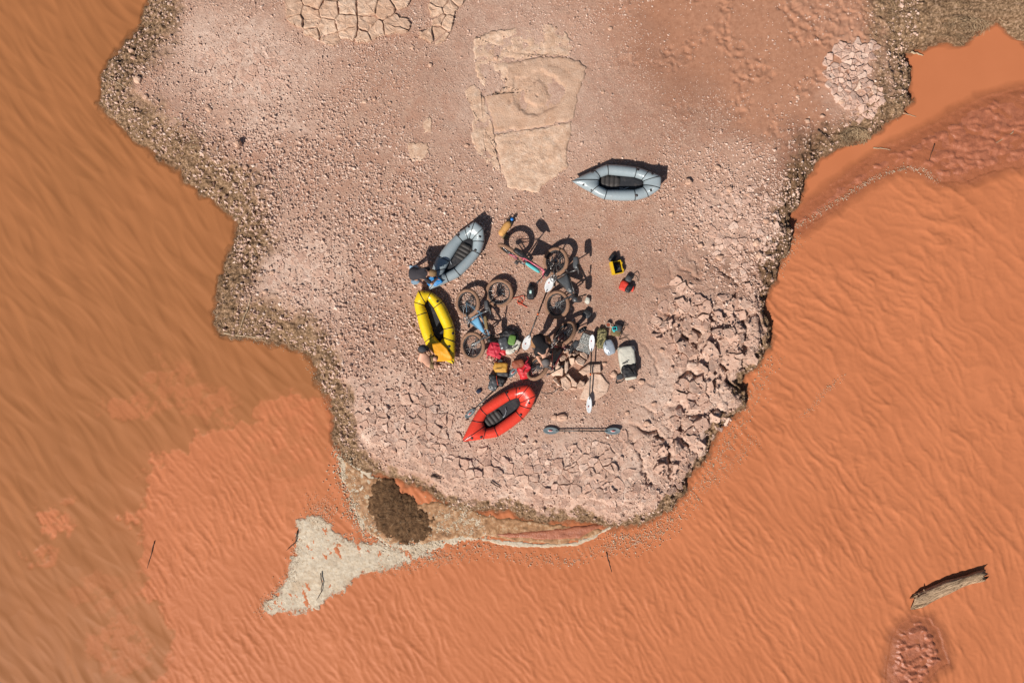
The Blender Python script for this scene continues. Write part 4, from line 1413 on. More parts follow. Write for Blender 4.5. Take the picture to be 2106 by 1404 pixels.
raft('yellow packraft with orange deck beside the shirtless person', c2,
     [(842, 1248, 632, 905), (470, 1080, 600, 890), (398, 915, 540, 815), (275, 515, 435, 465), (232, 305, 388, 357), (300, 125, 408, 322), (495, 150, 440, 268), (678, 300, 535, 398), (848, 685, 685, 718), (858, 912, 680, 842)],
     [(375, 150), (588, 293), (822, 778), (765, 978), (757, 1043)], M_YEL, stern=(5, 6), bow_rise=.04, stern_rise=.05, soft=.006, skip_seams=(1,),
     deck=([(415, 955), (560, 930), (640, 912), (735, 1010), (812, 1140), (815, 1190), (640, 1205), (525, 1200), (500, 1060)], M_YDECK, [.37, .38, .37, .38, .33, .30, .33, .33, .37]))

# ------------------------------------------------------------------ bicycles
M_TYRE = fabric('muddy_tyre', (164, 126, 102), .9, .15, .6, .9, 60, (192, 148, 120))
M_RIM = fabric('black_rim', (40, 36, 36), .5, .4, .25, .1, 30)
M_SPOKE = fabric('steel_spoke', (190, 190, 190), .3, .6, .1, .05, metal=.6)
M_STEEL = fabric('worn_steel', (150, 148, 146), .35, .6, .25, .1, metal=.6)
M_BLACK = fabric('black_nylon', (36, 35, 37), .55, .4, .2, .35, 26)
M_DGREY = fabric('dark_grey_nylon', (72, 72, 74), .55, .4, .2, .35, 26)
def wheel_at(parent, Mx, ctr, origin, front=False, name='wheel'):
    """wheel in the x-y plane of Mx, about ctr"""
    W = lambda p: Mx @ (Vector(ctr) + Vector(p))
    mb = MB()
    NR = 36
    # rim: flat hoop
    rr_ = []
    prof_ = [(.252, -.028), (.284, -.034), (.288, .034), (.252, .028)]
    vs_, fs = [], []
    for i in range(NR):
        a = 2 * math.pi * i / NR
        for r_, z_ in prof_:
            vs_.append(W((r_ * math.cos(a), r_ * math.sin(a), z_)))
    for i in range(NR):
        j = (i + 1) % NR
        for k in range(4):
            fs.append((i * 4 + k, i * 4 + (k + 1) % 4, j * 4 + (k + 1) % 4, j * 4 + k))
    mb.add(vs_, fs)
    o = mb.build(name, M_RIM, parent, origin)
    ty = MB()
    ty.tube([W((.318 * math.cos(2 * math.pi * i / NR), .318 * math.sin(2 * math.pi * i / NR), 0)) for i in range(NR)], [.050 + .0015 * math.sin(i * 2.4) for i in range(NR)], 12, closed=True)
    ty.build('tyre', M_TYRE, o)
    sp = MB()
    for i in range(28):
        a = 2 * math.pi * i / 28; sgn = 1 if i % 2 else -1
        a2 = a + (.9 if (i // 2) % 2 else -.9)
        sp.tube([W((.028 * math.cos(a2), .028 * math.sin(a2), sgn * .03)), W((.266 * math.cos(a), .266 * math.sin(a), 0))], .0026, 3, caps=False)
    q = sp.build('spokes', M_SPOKE, o); q['kind'] = 'stuff'
    hb = MB(); hb.tube([W((0, 0, -.06)), W((0, 0, -.045)), W((0, 0, -.03)), W((0, 0, .03)), W((0, 0, .045)), W((0, 0, .06))], [.012, .028, .02, .02, .028, .012], 12)
    hb.build('hub', M_DGREY, o)
    rt = MB()
    rt.tube([W((.078 * math.cos(2 * math.pi * i / 20), .078 * math.sin(2 * math.pi * i / 20), -.045)) for i in range(20)], [.012] * 20, 4, closed=True, squash=.3)
    for i in range(6):
        a = 2 * math.pi * i / 6
        rt.tube([W((.02 * math.cos(a), .02 * math.sin(a), -.045)), W((.074 * math.cos(a + .5), .074 * math.sin(a + .5), -.045))], .005, 4)
    rt.build('brake_rotor', M_STEEL, o)
    if not front:
        cs = MB()
        for i in range(7):
            cs.tube([W((0, 0, .032 + i * .005)), W((0, 0, .035 + i * .005))], [.062 - i * .006] * 2, 16)
        cs.build('cassette', M_STEEL, o)
    return o

def basis(f, u):
    f = Vector(f).normalized(); u = Vector(u); u = (u - f * u.dot(f)).normalized()
    return Matrix((f, u, f.cross(u))).transposed()

def bicycle(label, Rw, Fw, tilt, side, frame_mat, bags, zlift=None, front=True, steer=0.0, bar_turn=0.0, upf=None, fork_mat=None, wheel_drop=None, bar_len=.36, saddle=True):
    """Rw, Fw: rear and front axle seen from above (photo px); side: +1/-1 which side of the wheel line the saddle lies on; tilt: degrees the bike's up axis rises from the ground"""
    a = P(*Rw); b = P(*Fw)
    f = (b - a).normalized()
    hor = Vector((f.y, -f.x, 0)) * side
    u = hor * math.cos(R(tilt)) + Vector((0, 0, 1)) * math.sin(R(tilt))
    if upf is not None:          # nose-down pitch for a bike without its front wheel
        f = (f + Vector((0, 0, upf))).normalized()
    B = basis(f, u)
    g0 = G(*Rw).z
    zax = zlift if zlift is not None else .368 * math.sin(R(tilt)) + .043 * math.cos(R(tilt))
    org = P(Rw[0], Rw[1], g0 + zax)
    Mx4 = Matrix.Translation(org) @ B.to_4x4()
    class MM:
        def __matmul__(s, p): return Mx4 @ Vector(p)
    W = MM()
    basept = Vector((org.x, org.y, g0))
    T = thing('bicycle', label, 'bicycle', basept)
    WB = 1.10
    bb = Vector((.43, -.06, 0)); st_ = Vector((.305, .37, 0)); sad = Vector((.245, .62, 0))
    cr = Vector((.905, .45, 0)); ht = Vector((.872, .54, 0)); stem = Vector((.92, .60, 0))
    def bar(name, mat, segs, n=10, parent=T):
        mb = MB()
        for pts, r in segs:
            mb.tube([W @ p for p in pts], r, n)
        return mb.build(name, mat, parent)
    fr = bar('frame', frame_mat, [([bb, cr + Vector((-.02, .02, 0))], .024), ([st_ + Vector((.012, -.03, 0)), ht + Vector((0, -.015, 0))], .02), ([bb, st_ + (st_ - bb) * .08], .019), ([cr, ht], .027),
                             ([bb + Vector((-.02, 0, .035)), Vector((0, 0, .065))], .012), ([bb + Vector((-.02, 0, -.035)), Vector((0, 0, -.065))], .012), ([st_ + Vector((0, -.02, .02)), Vector((0, 0, .065))], .010), ([st_ + Vector((0, -.02, -.02)), Vector((0, 0, -.065))], .010)])
    F3 = Vector((WB, 0, 0))
    bar('fork', fork_mat or M_DGREY, [([cr + Vector((0, 0, .055)), F3 + Vector((-.03, .02, .06)), F3 + Vector((0, 0, .06))], .019), ([cr + Vector((0, 0, -.055)), F3 + Vector((-.03, .02, -.06)), F3 + Vector((0, 0, -.06))], .019), ([cr + Vector((0, 0, -.06)), cr + Vector((0, 0, .06))], .022)])
    sp = bar('seatpost', M_STEEL, [([st_, sad + Vector((.01, -.02, 0))], .0145)])
    if saddle:
        sm = MB()
        def sadf(x, y, z):
            wd = .28 + .72 * max(0, min(1, (.25 - x) / .9 + .35)) ** 1.2
            return (x, y, z * wd)
        loc = MB(); loc.superq((0, 0, 0), (.27, .06, .15), None, .6, .7, 20, 10, fn=lambda x, y, z: sadf(x, y, z))
        sm.add([W @ (sad + Vector((-.01, .015, 0)) + Vector(p)) for p in loc.v], loc.f)
        sm.build('saddle', M_BLACK, sp)
    rot = Matrix.Rotation(bar_turn, 3, (ht - cr).normalized())
    H_ = lambda p: stem + rot @ Vector(p)
    ang_pts = [H_((-.05, .03, -bar_len)), H_((-.015, .02, -bar_len * .55)), H_((.0, .0, -.05)), H_((.0, .0, .05)), H_((-.015, .02, bar_len * .55)), H_((-.05, .03, bar_len))]
    hb = bar('handlebar', M_BLACK, [([ht, ht + (ht - cr) * .3, stem], .018), (ang_pts, .014)])
    for sgn in (-1, 1):
        bar('grip', M_DGREY, [([H_((-.037, .027, sgn * bar_len * .78)), H_((-.056, .032, sgn * (bar_len + .02)))], .019)], parent=hb)
        bar('brake_lever', M_STEEL, [([H_((-.02, .02, sgn * bar_len * .62)), H_((.035, -.01, sgn * bar_len * .7)), H_((.03, -.02, sgn * bar_len * .95))], .007)], parent=hb)
    # cranks
    ck = MB()
    for i in range(24):
        pass
    ck.tube([W @ (bb + Vector((.085 * math.cos(2 * math.pi * i / 24), .085 * math.sin(2 * math.pi * i / 24), .05))) for i in range(24)], [.011] * 24, 4, closed=True)
    ck.tube([W @ (bb + Vector((0, 0, -.07))), W @ (bb + Vector((0, 0, .07)))], .018, 10)
    for i in range(4):
        a_ = math.pi / 2 * i
        ck.tube([W @ (bb + Vector((0, 0, .05))), W @ (bb + Vector((.08 * math.cos(a_), .08 * math.sin(a_), .05)))], .007, 5)
    ca_ = 2.6
    d3 = Vector((math.cos(ca_), math.sin(ca_), 0)) * .17
    ck.tube([W @ (bb + Vector((0, 0, .075))), W @ (bb + d3 + Vector((0, 0, .085)))], [.016, .011], 8)
    ck.tube([W @ (bb + Vector((0, 0, -.075))), W @ (bb - d3 + Vector((0, 0, -.085)))], [.016, .011], 8)
    cko = ck.build('crankset', M_STEEL, T)
    for sgn in (1, -1):
        pm = MB()
        loc = MB(); loc.box((0, 0, 0), (.10, .02, .095), bevel=.008)
        pm.add([W @ (bb + d3 * sgn + Vector((0, 0, sgn * .14)) + Vector(p)) for p in loc.v], loc.f)
        pm.build('pedal', M_DGREY, cko)
    ch = MB()
    ch.tube([W @ Vector(p) for p in ((.43, .025, .05), (0, .055, .05))], .005, 4); ch.tube([W @ Vector(p) for p in ((.43, -.145, .05), (.05, -.12, .05), (0, -.06, .05))], .005, 4)
    ch.build('chain', M_STEEL, T)
    wheel_at(T, W, (0, 0, 0), None)
    if front:
        wheel_at(T, W, (WB, 0, 0), None, True)
    for nm, mat, pts, th in bags:
        bm_ = MB()
        if nm == 'frame_bag':
            pl = pts
            c = sum((Vector((p[0], p[1], 0)) for p in pl), Vector()) / len(pl)
            ed = []
            for i in range(len(pl)):
                for q in range(4):
                    p0 = Vector((*pl[i], 0)); p1 = Vector((*pl[(i + 1) % len(pl)], 0))
                    ed.append(p0.lerp(p1, q / 4))
            rr_ = []
            for zz, ff in ((-th, .45), (-th * .8, .8), (-th * .35, 1), (th * .35, 1), (th * .8, .8), (th, .45)):
                rr_.append([W @ (c + (p - c) * ff + Vector((0, 0, zz + .012 * hn(p.x * 20, p.y * 20, zz * 9)))) for p in ed])
            bm_.rings(rr_)
        else:
            ctr_, dims_ = pts, th
            loc = MB(); loc.superq((0, 0, 0), dims_, None, .55, .6, 18, 10, noise=.06, nscale=14, seed=len(nm))
            bm_.add([W @ (Vector(ctr_) + Vector(p)) for p in loc.v], loc.f)
        bm_.build(nm, mat, T)
    return T

FB = [(.46, .02), (.335, .33), (.80, .47), (.84, .41)]
c3 = crop(1010, 430, 6.105)
c4 = crop(1010, 600, 7.018)
M_BIKEBLUE = fabric('slate_blue_paint', (110, 140, 160), .35, .5, .35, .1)
M_SKYBAG = fabric('sky_blue_nylon', (120, 178, 214), .6, .3, .2, .3)
M_OLIVE = fabric('olive_tan_nylon', (134, 112, 74), .7, .3, .3, .4)
bicycle('muddy bicycle with sky blue frame bag lying beside the yellow raft', c2(1050, 318), c2(1122, 920), 30, -1, M_BIKEBLUE,
        [('frame_bag', M_SKYBAG, [(.47, .04), (.37, .27), (.76, .40), (.80, .36)], .05), ('top_tube_bag', M_OLIVE, (.56, .47, 0), (.36, .09, .07)), ('handlebar_bag', M_BLACK, (1.0, .58, 0), (.13, .13, .34)), ('saddle_bag', M_DGREY, (.12, .56, 0), (.26, .12, .12))], fork_mat=M_STEEL)
M_BIKEBLK = fabric('black_frame_paint', (58, 52, 50), .35, .5, .45, .1)
M_GREYBAG = fabric('grey_black_nylon', (82, 84, 86), .35, .55, .15, .6, 10)
bicycle('muddy bicycle with grey black frame bag lying by the white paddle blade', c3(815, 655), c3(828, 1135), 33, -1, M_BIKEBLK,
        [('frame_bag', M_GREYBAG, FB, .07), ('handlebar_bag', M_GREYBAG, (1.0, .58, 0), (.15, .15, .36)), ('saddle_bag', M_GREYBAG, (.08, .58, 0), (.32, .15, .14))])
M_PINK = fabric('pink_paint', (226, 110, 130), .35, .5, .3, .1)
M_TEAL = fabric('turquoise_nylon', (110, 208, 208), .6, .3, .15, .3)
bicycle('upright pink bicycle without front wheel carrying a turquoise bag', c3(238, 535), c3(600, 768), 85, -1, M_PINK,
        [('frame_bag', M_DGREY, FB, .05), ('top_tube_bag', M_TEAL, (.62, .40, .085), (.42, .10, .08)), ('saddle_bag', M_BLACK, (.10, .60, 0), (.34, .16, .14)), ('handlebar_bag', M_BLACK, (.98, .52, 0), (.12, .12, .22))], front=False, upf=-.26, fork_mat=M_PINK, zlift=.365)
M_BIKERED = fabric('dark_red_paint', (110, 34, 36), .35, .5, .3, .1)
bicycle('muddy dark red bicycle being repaired by the person in black', c4(1065, 600), c4(690, 1080), 55, -1, M_BIKERED,
        [('frame_bag', M_BLACK, FB, .05), ('saddle_bag', M_GREYBAG, (.10, .60, 0), (.28, .13, .13))], bar_len=.27, bar_turn=.9)

# loose front wheel lying flat
wp = G(1027, 603)
wl_ = thing('loose_front_wheel', 'loose muddy bicycle wheel lying flat on the gravel', 'wheel', wp)
Mw = Matrix.Translation(wp + Vector((0, 0, .10))) @ Matrix.Rotation(R(10), 4, 'X') @ Matrix.Rotation(R(-6), 4, 'Y')
class WM:
    def __matmul__(s, p): return Mw @ Vector(p)
wheel_at(wl_, WM(), (0, 0, 0), None, True)

# ------------------------------------------------------------------ paddles
M_WBLADE = fabric('white_blade_plastic', (250, 250, 250), .35, .5, .08, .05)
M_GBLADE = fabric('grey_blade_plastic', (112, 124, 128), .45, .4, .15, .05)
M_SHAFT = fabric('black_carbon_shaft', (38, 36, 36), .35, .5, .15, .05)
M_ORANGE = fabric('orange_tape', (240, 110, 50), .5, .3, .1, .1)
M_REDMARK = fabric('red_decal', (206, 70, 60), .5, .3, .05, .05)
M_WMARK = fabric('white_decal', (232, 226, 222), .5, .3, .05, .05)
def paddle(label, A_, B_, zA, zB, blade_len, blade_w, bmat, marks, spin=(0, 0)):
    """A_, B_: outer ends of the two blades (photo px)"""
    a = P(*A_); b = P(*B_)
    a = P(*A_, gz(a.x, a.y) + zA); b = P(*B_, gz(b.x, b.y) + zB)
    T = thing('paddle', label, 'paddle', (a + b) / 2 - Vector((0, 0, .01)))
    d = (b - a).normalized(); L = (b - a).length
    BL, BW = blade_len / PPM, blade_w / PPM
    sh = MB(); sh.tube([a + d * BL * .8, (a + b) / 2, b - d * BL * .8], .0155, 10); sh = sh.build('shaft', M_SHAFT, T)
    side = d.cross(Vector((0, 0, 1))).normalized()
    for end, s_, sp in ((a, 1, spin[0]), (b, -1, spin[1])):
        dd = d * s_
        sd_ = (Matrix.Rotation(sp, 3, dd) @ side).normalized(); nn = dd.cross(sd_)
        if nn.z < 0: nn = -nn
        bm_ = MB()
        prof_ = [(0.0, .12), (.04, .42), (.12, .72), (.28, .95), (.45, 1.0), (.62, .95), (.78, .78), (.9, .45), (.97, .2), (1.0, .12)]
        top, bot = [], []
        for u, wv in prof_:
            for k in range(7):
                v = (k / 6 * 2 - 1)
                skew = .10 * (u - .5)
                p = end + dd * (u * BL) + sd_ * (v * BW / 2 * wv + skew * BW * .4)
                cup = -.018 * (1 - v * v) * math.sin(math.pi * u) + .012 * (1 - abs(v)) * (u > .5)
                top.append(p + nn * (cup + .006)); bot.append(p + nn * (cup - .004))
        nv, off = 7, len(top)
        fs = []
        for i in range(len(prof_) - 1):
            for k in range(6):
                q = i * nv + k
                fs.append((q, q + 1, q + nv + 1, q + nv)); fs.append((off + q, off + q + nv, off + q + nv + 1, off + q + 1))
        rim = [i * nv for i in range(len(prof_))] + [(len(prof_) - 1) * nv + k for k in range(1, nv)] + [i * nv + nv - 1 for i in range(len(prof_) - 2, -1, -1)] + [k for k in range(nv - 2, 0, -1)]
        for q in range(len(rim)):
            fs.append((rim[q], rim[(q + 1) % len(rim)], rim[(q + 1) % len(rim)] + off, rim[q] + off))
        bm_.add(top + bot, fs)
        bo = bm_.build('blade', bmat, T)
        def oval(c, ln, wd, h, nm, mt):
            o_ = MB()
            o_.rings([[c + dd * (ln * math.cos(t_)) + sd_ * (wd * math.sin(t_)) + nn * hh for t_ in np.linspace(0, 2 * math.pi, 15)[:-1]] for hh in (-.004, h)])
            o_.build(nm, mt, bo)
        if marks == 'grey':
            c = end + dd * BL * .45
            oval(c, .07, .028, .008, 'emblem', M_WMARK); oval(c, .052, .016, .011, 'emblem_centre', M_REDMARK)
        else:
            oval(end + dd * BL * .38 + sd_ * BW * .12, .018, .013, .008, 'emblem', M_REDMARK)
    if marks == 'white':
        for q in (.47, .535):
            c = a + d * L * q
            rb = MB(); rb.tube([c - d * .012, c + d * .012], .0175, 10); rb.build('joint_band', M_STEEL, sh)
        c = a + d * L * .505
        rb = MB(); rb.tube([c - d * .03, c + d * .03], .018, 10); rb.build('grip_tape', M_ORANGE, sh)
    else:
        for q in (.27, .73):
            c = a + d * L * q
            rb = MB(); rb.tube([c - d * .012, c + d * .012], .0175, 10); rb.build('joint_band', M_STEEL, sh)
    return T
paddle('white bladed paddle lying between the fallen bicycle and green backpack', (1135, 571), (1078, 719), .05, .03, 32, 17, M_WBLADE, 'white', (.1, .2))
paddle('white bladed paddle lying across the fire ring slab', (1218, 688), (1211, 849), .25, .19, 35, 11.5, M_WBLADE, 'white', (.15, .1))
paddle('grey bladed paddle lying on bare crust below the upright stone', (1117, 885), (1276, 886), .05, .10, 33, 15, M_GBLADE, 'grey', (.05, -.1))
paddle('grey bladed paddle leading under the black bag to the red raft', (957, 859), (1064, 757), .03, .04, 28, 12, M_GBLADE, 'grey', (.0, .1))

# ------------------------------------------------------------------ bags and small gear
M_TAN = fabric('tan_orange_nylon', (226, 168, 96), .65, .3, .2, .5, 16)
M_CREAM = fabric('off_white_nylon', (222, 216, 200), .65, .3, .2, .7, 14)
M_GREEN = fabric('leaf_green_nylon', (112, 150, 72), .6, .3, .1, .4, 14)
M_CRIM = fabric('crimson_nylon', (214, 50, 70), .55, .35, .15, .7, 14)
M_SCAR = fabric('scarlet_nylon', (216, 38, 46), .5, .4, .1, .5, 12)
M_RUST = fabric('rust_brown_nylon', (160, 84, 58), .6, .3, .25, .5, 14)
M_GOLD = fabric('mustard_nylon', (214, 158, 66), .65, .3, .2, .6, 14)
M_SILVER = fabric('silver_foil_fabric', (206, 214, 222), .22, .7, .05, .9, 9, metal=.35)
M_REDFAB = fabric('red_orange_fabric', (232, 70, 52), .55, .35, .1, .5, 14)
M_CASE = fabric('yellow_case_plastic', (246, 196, 30), .4, .4, .08, .05)
M_LBLUE = fabric('bright_blue_plastic', (30, 132, 220), .4, .5, .05, .05)
M_AQUA = fabric('aqua_plastic', (60, 210, 208), .45, .4, .05, .05)
M_NAVY = fabric('navy_fabric', (34, 42, 66), .6, .3, .1, .3)
M_MINT = fabric('pale_mint_print', (206, 240, 232), .5, .3, .02, .05)
M_STRAP = fabric('black_webbing', (40, 38, 38), .7, .25, .2, .1)
M_ROPE = fabric('orange_cord', (230, 92, 60), .6, .3, .15, .1)
M_GRILL = fabric('chrome_grill_wire', (176, 178, 174), .35, .6, .15, .05, metal=.5)
def camo():
    n = Nodes('camouflage_fabric')
    f = n.noise(22, 3, .6, .8)
    c = n.ramp(f, [(0, C(66, 64, 44)), (.44, C(112, 104, 70)), (.53, C(172, 158, 112)), (.62, C(84, 80, 52))], 'CONSTANT')
    return n.set(c, .8, n.bump(n.noise(16, 3), .5, .02), .2)
M_CAMO = camo()
def Rz(a): return Matrix.Rotation(a, 3, 'Z')
def item(name, label, cat, px, py):
    return thing(name, label, cat, G(px, py))
def pil(T, nm, mat, px, py, w_, l_, h_, ang=0, dz=0.0, noise=.07, e=.55, seed=0, sc=26, tilt=None, parent=None):
    """lumpy soft bag: w_, l_ in photo px, h_ in metres; ang in degrees on the picture (clockwise)"""
    z0 = T['_o'][2]
    c = P(px, py, z0 + dz + h_ * .45)
    mb = MB()
    M3 = Rz(-R(ang))
    if tilt is not None:
        M3 = M3 @ Matrix.Rotation(R(tilt), 3, 'X')
    mb.superq(c, (w_ / PPM, l_ / PPM, h_), M3, e, e, 34, 18, noise=noise * 1.15, nscale=sc, seed=seed)
    return mb.build(nm, mat, parent or T)
def strap(T, nm, mat, pts, r=.009, dz=.1, n=6, parent=None, squash=.5):
    z0 = T['_o'][2]
    pw = [P(a[0], a[1], z0 + (a[2] if len(a) > 2 else dz)) for a in pts]
    # smooth through the points
    out = []
    for i in range(len(pw) - 1):
        p0 = pw[max(i - 1, 0)]; p1 = pw[i]; p2 = pw[i + 1]; p3 = pw[min(i + 2, len(pw) - 1)]
        for k in range(5):
            t_ = k / 5
            out.append(.5 * ((2 * p1) + (p2 - p0) * t_ + (2 * p0 - 5 * p1 + 4 * p2 - p3) * t_ ** 2 + (3 * p1 - p0 - 3 * p2 + p3) * t_ ** 3))
    out.append(pw[-1])
    mb = MB(); mb.tube(out, r, n, squash=squash)
    return mb.build(nm, mat, parent or T)

# tan roll-top bag with a blue topped bottle beside it
T = item('dry_bag', 'tan rolled dry bag lying above the pink bicycle', 'bag', 1039, 469)
a = P(1028, 484, T['_o'][2] + .09); b = P(1049, 456, T['_o'][2] + .09)
mb = MB(); K = 14
mb.tube([a.lerp(b, i / K) for i in range(K + 1)], [.03, .075, .085, .088, .09, .088, .091, .093, .094, .096, .095, .093, .085, .07, .05], 18)
mb.v = [(x + .006 * hn(x * 40, y * 40, z * 40), y + .006 * hn(y * 37, z * 41, x * 30), z) for x, y, z in mb.v]
bd = mb.build('bag_body', M_TAN, T)
c = a.lerp(b, 1.02); sd_ = (b - a).cross(Vector((0, 0, 1))).normalized()
mb = MB(); mb.superq(c, (.17, .055, .06), Rz(math.atan2(sd_.y, sd_.x)), .6, .5, 16, 8); mb.build('roll_closure', M_BLACK, T)
strap(T, 'buckle_strap', M_STRAP, [(1043, 452, .1), (1048, 446, .12), (1056, 449, .06), (1060, 454, .03)], .012)
T = item('bottle', 'small bottle with bright blue cap by the tan dry bag', 'bottle', 1053, 453)
p = Vector(T['_o'])
mb = MB(); mb.rings([[p + Vector((r_ * math.cos(t_), r_ * math.sin(t_), z_)) for t_ in np.linspace(0, 2 * math.pi, 17)[:-1]] for r_, z_ in ((.03, 0), (.034, .02), (.034, .13), (.025, .15))]); mb.build('bottle_body', M_DGREY, T)
mb = MB(); mb.rings([[p + Vector((r_ * math.cos(t_), r_ * math.sin(t_), z_)) for t_ in np.linspace(0, 2 * math.pi, 17)[:-1]] for r_, z_ in ((.034, .145), (.04, .15), (.04, .18), (.03, .19))]); mb.build('cap', M_LBLUE, T)
T = item('stuff_sack', 'small dark olive stuff sack under the pink bicycle wheel', 'bag', 1039, 488)
pil(T, 'sack_body', M_OLIVE, 1039, 487, 14, 12, .12, 30, seed=3)
strap(T, 'drawcord', M_STRAP, [(1042, 482, .1), (1046, 480, .06), (1048, 484, .02)], .006)

T = item('dry_bag', 'black dry bag with white label beside the long white paddle', 'bag', 1093, 602)
pil(T, 'bag_body', M_BLACK, 1092, 602, 17, 28, .17, 4, seed=5, e=.6)
pil(T, 'roll_closure', M_DGREY, 1091, 588, 9, 10, .07, 8, seed=6)
mb = MB(); c = P(1091.3, 600, T['_o'][2] + .166); mb.box(c, (.055, .085, .02), R(-4), bevel=.006); mb.build('label_patch', M_MINT, T)

T = item('cord', 'tangled orange cord on bare ground beside the loose wheel', 'cord', 1070, 616)
z0 = T['_o'][2]
strap(T, 'loop', M_ROPE, [(1054, 613, .02), (1066, 611, .03), (1076, 608, .04), (1078, 616, .02), (1070, 622, .03), (1064, 620, .03), (1069, 614, .04), (1075, 622, .02), (1068, 626, .03), (1064, 619, .03)], .008, squash=1)
strap(T, 'tail', M_ROPE, [(1064, 621, .03), (1072, 625, .03), (1079, 629, .02), (1085, 632, .015)], .011, squash=1)

# yellow hard case, open
T = item('hard_case', 'open yellow hard case with black lining', 'case', 1265, 552)
z0 = T['_o'][2]
ang = -13
Mz = Rz(R(13))
cc = P(1268, 551, z0)
def L2(x, y, z): return cc + Mz @ Vector((x, y, z))
mb = MB()
W_, L_, H_, tk = .26, .33, .15, .018
outer = [(-W_ / 2, -L_ / 2), (W_ / 2, -L_ / 2), (W_ / 2, L_ / 2), (-W_ / 2, L_ / 2)]
def rr4(k, z): return [L2(x * k[0], y * k[1], z) for x, y in outer]
ki = (1 - 2 * tk / W_, 1 - 2 * tk / L_)
mb.rings([rr4((.94, .95), 0), rr4((1, 1), .02), rr4((1, 1), H_), rr4(ki, H_), rr4(ki, .03)])
mb.build('case_base', M_CASE, T, smooth=False)
mb = MB(); mb.rings([rr4((ki[0] * .98, ki[1] * .98), .03), rr4((ki[0] * .98, ki[1] * .98), .06), rr4((ki[0] * .8, ki[1] * .8), .07)]); mb.build('foam_lining', M_BLACK, T, smooth=False)
mb = MB(); mb.superq(L2(.03, .01, .10), (.09, .12, .07), Mz, .5, .5, 14, 8, noise=.08, nscale=14); mb.build('camera_body', M_DGREY, T)
mb = MB()
for q in (-1, 1):
    mb = MB(); mb.box(L2(W_ / 2 + .012, q * .09, H_ - .03), (.03, .05, .05), R(13), bevel=.006); mb.build('latch', M_CASE, T)
lid = MB()
lid.box(L2(-W_ / 2 - .045, 0, H_ + .10), (.02, L_, .22), R(13), bevel=.01)
for q in (-1, 1):
    lid.box(L2(-W_ / 2 - .02, q * (L_ / 2 - .012), H_ + .10), (.05, .02, .22), R(13))
lid.box(L2(-W_ / 2 - .02, 0, H_ + .205), (.06, L_ * .98, .016), R(13))
lid.build('lid', M_CASE, T, smooth=False)
T = item('camera_pouch', 'small black pouch against the open yellow case', 'pouch', 1261, 531)
pil(T, 'pouch_body', M_BLACK, 1260, 530, 13, 17, .11, 35, seed=8)
strap(T, 'carry_strap', M_DGREY, [(1254, 532, .08), (1258, 536, .1), (1258, 541, .06)], .012)

T = item('padded_bag', 'red and black padded bag lying below the yellow case', 'bag', 1288, 585)
pil(T, 'red_panel', M_REDFAB, 1283, 588, 18, 20, .14, 20, seed=9)
pil(T, 'black_panel', M_BLACK, 1293, 593, 13, 18, .17, 35, seed=10)
pil(T, 'dark_side', M_DGREY, 1293, 573, 14, 13, .15, 30, seed=11)
pil(T, 'red_edge', M_REDFAB, 1301, 594, 5, 12, .12, 15, seed=12)
strap(T, 'shoulder_strap', M_STRAP, [(1298, 572, .1), (1305, 566, .14), (1311, 570, .1), (1312, 580, .04)], .012)

T = item('stone', 'pale whitish stone beside the black pouch', 'stone', 1208, 618)
pil(T, 'stone_body', M_CREAM, 1208, 618, 10, 14, .11, 10, noise=.12, e=.7, seed=13)
T = item('pouch', 'crumpled black pouch on open ground below the pale stone', 'pouch', 1207, 644)
pil(T, 'pouch_body', M_DGREY, 1207, 646, 17, 16, .1, 30, noise=.12, seed=14)
pil(T, 'flap', M_BLACK, 1208, 642, 13, 9, .05, 30, dz=.07, seed=15)

def sandal(label, px, py, ang):
    T = item('sandal', label, 'sandal', px, py)
    z0 = T['_o'][2]; c = P(px, py, z0)
    M3 = Rz(-R(ang))
    pts = []
    for t_ in np.linspace(0, 2 * math.pi, 21)[:-1]:
        y = .13 * math.sin(t_); x = (.048 - .010 * math.sin(t_ * 1) * -1 + .006 * math.sin(2 * t_)) * math.cos(t_)
        pts.append(c + M3 @ Vector((x, y, 0)))
    mb = MB(); mb.rings([[p + Vector((0, 0, .0)) for p in pts], [p + Vector((0, 0, .028)) for p in pts]]); mb.build('sole', M_BLACK, T)
    for yy, hh in ((.06, .05), (.0, .06), (-.07, .05)):
        mb = MB(); mb.tube([c + M3 @ Vector((-.045, yy, .025)), c + M3 @ Vector((-.02, yy, hh)), c + M3 @ Vector((.02, yy, hh)), c + M3 @ Vector((.045, yy, .025))], .012, 6, squash=.5); mb.build('strap', M_DGREY, T)
sandal('dark sandal beside the rear wheel of the red bicycle', 1186, 674, 12)
sandal('dark sandal beside the wire cooking grate', 1197, 679, 55)

# wire cooking grate resting on the hearth stones
T = item('cooking_grate', 'wire mesh cooking grate propped on the fire ring', 'grate', 1203, 712)
z0 = T['_o'][2]
q = [P(x, y, z0 + z_) for x, y, z_ in ((1199.5, 684, .10), (1217, 692, .13), (1213, 729, .24), (1184.5, 717.5, .20))]
fm = MB(); fm.tube(q + [q[0]], .011, 6); fm.build('grate_frame', M_GRILL, T)
wr_ = MB()
for i in range(1, 24):
    f = i / 24
    wr_.tube([q[0].lerp(q[1], f), q[3].lerp(q[2], f)], .0035, 4, caps=False)
for i in range(1, 34):
    f = i / 34
    wr_.tube([q[0].lerp(q[3], f) + Vector((0, 0, .004)), q[1].lerp(q[2], f) + Vector((0, 0, .004))], .0035, 4, caps=False)
o = wr_.build('grate_wires', M_GRILL, T); o['kind'] = 'stuff'

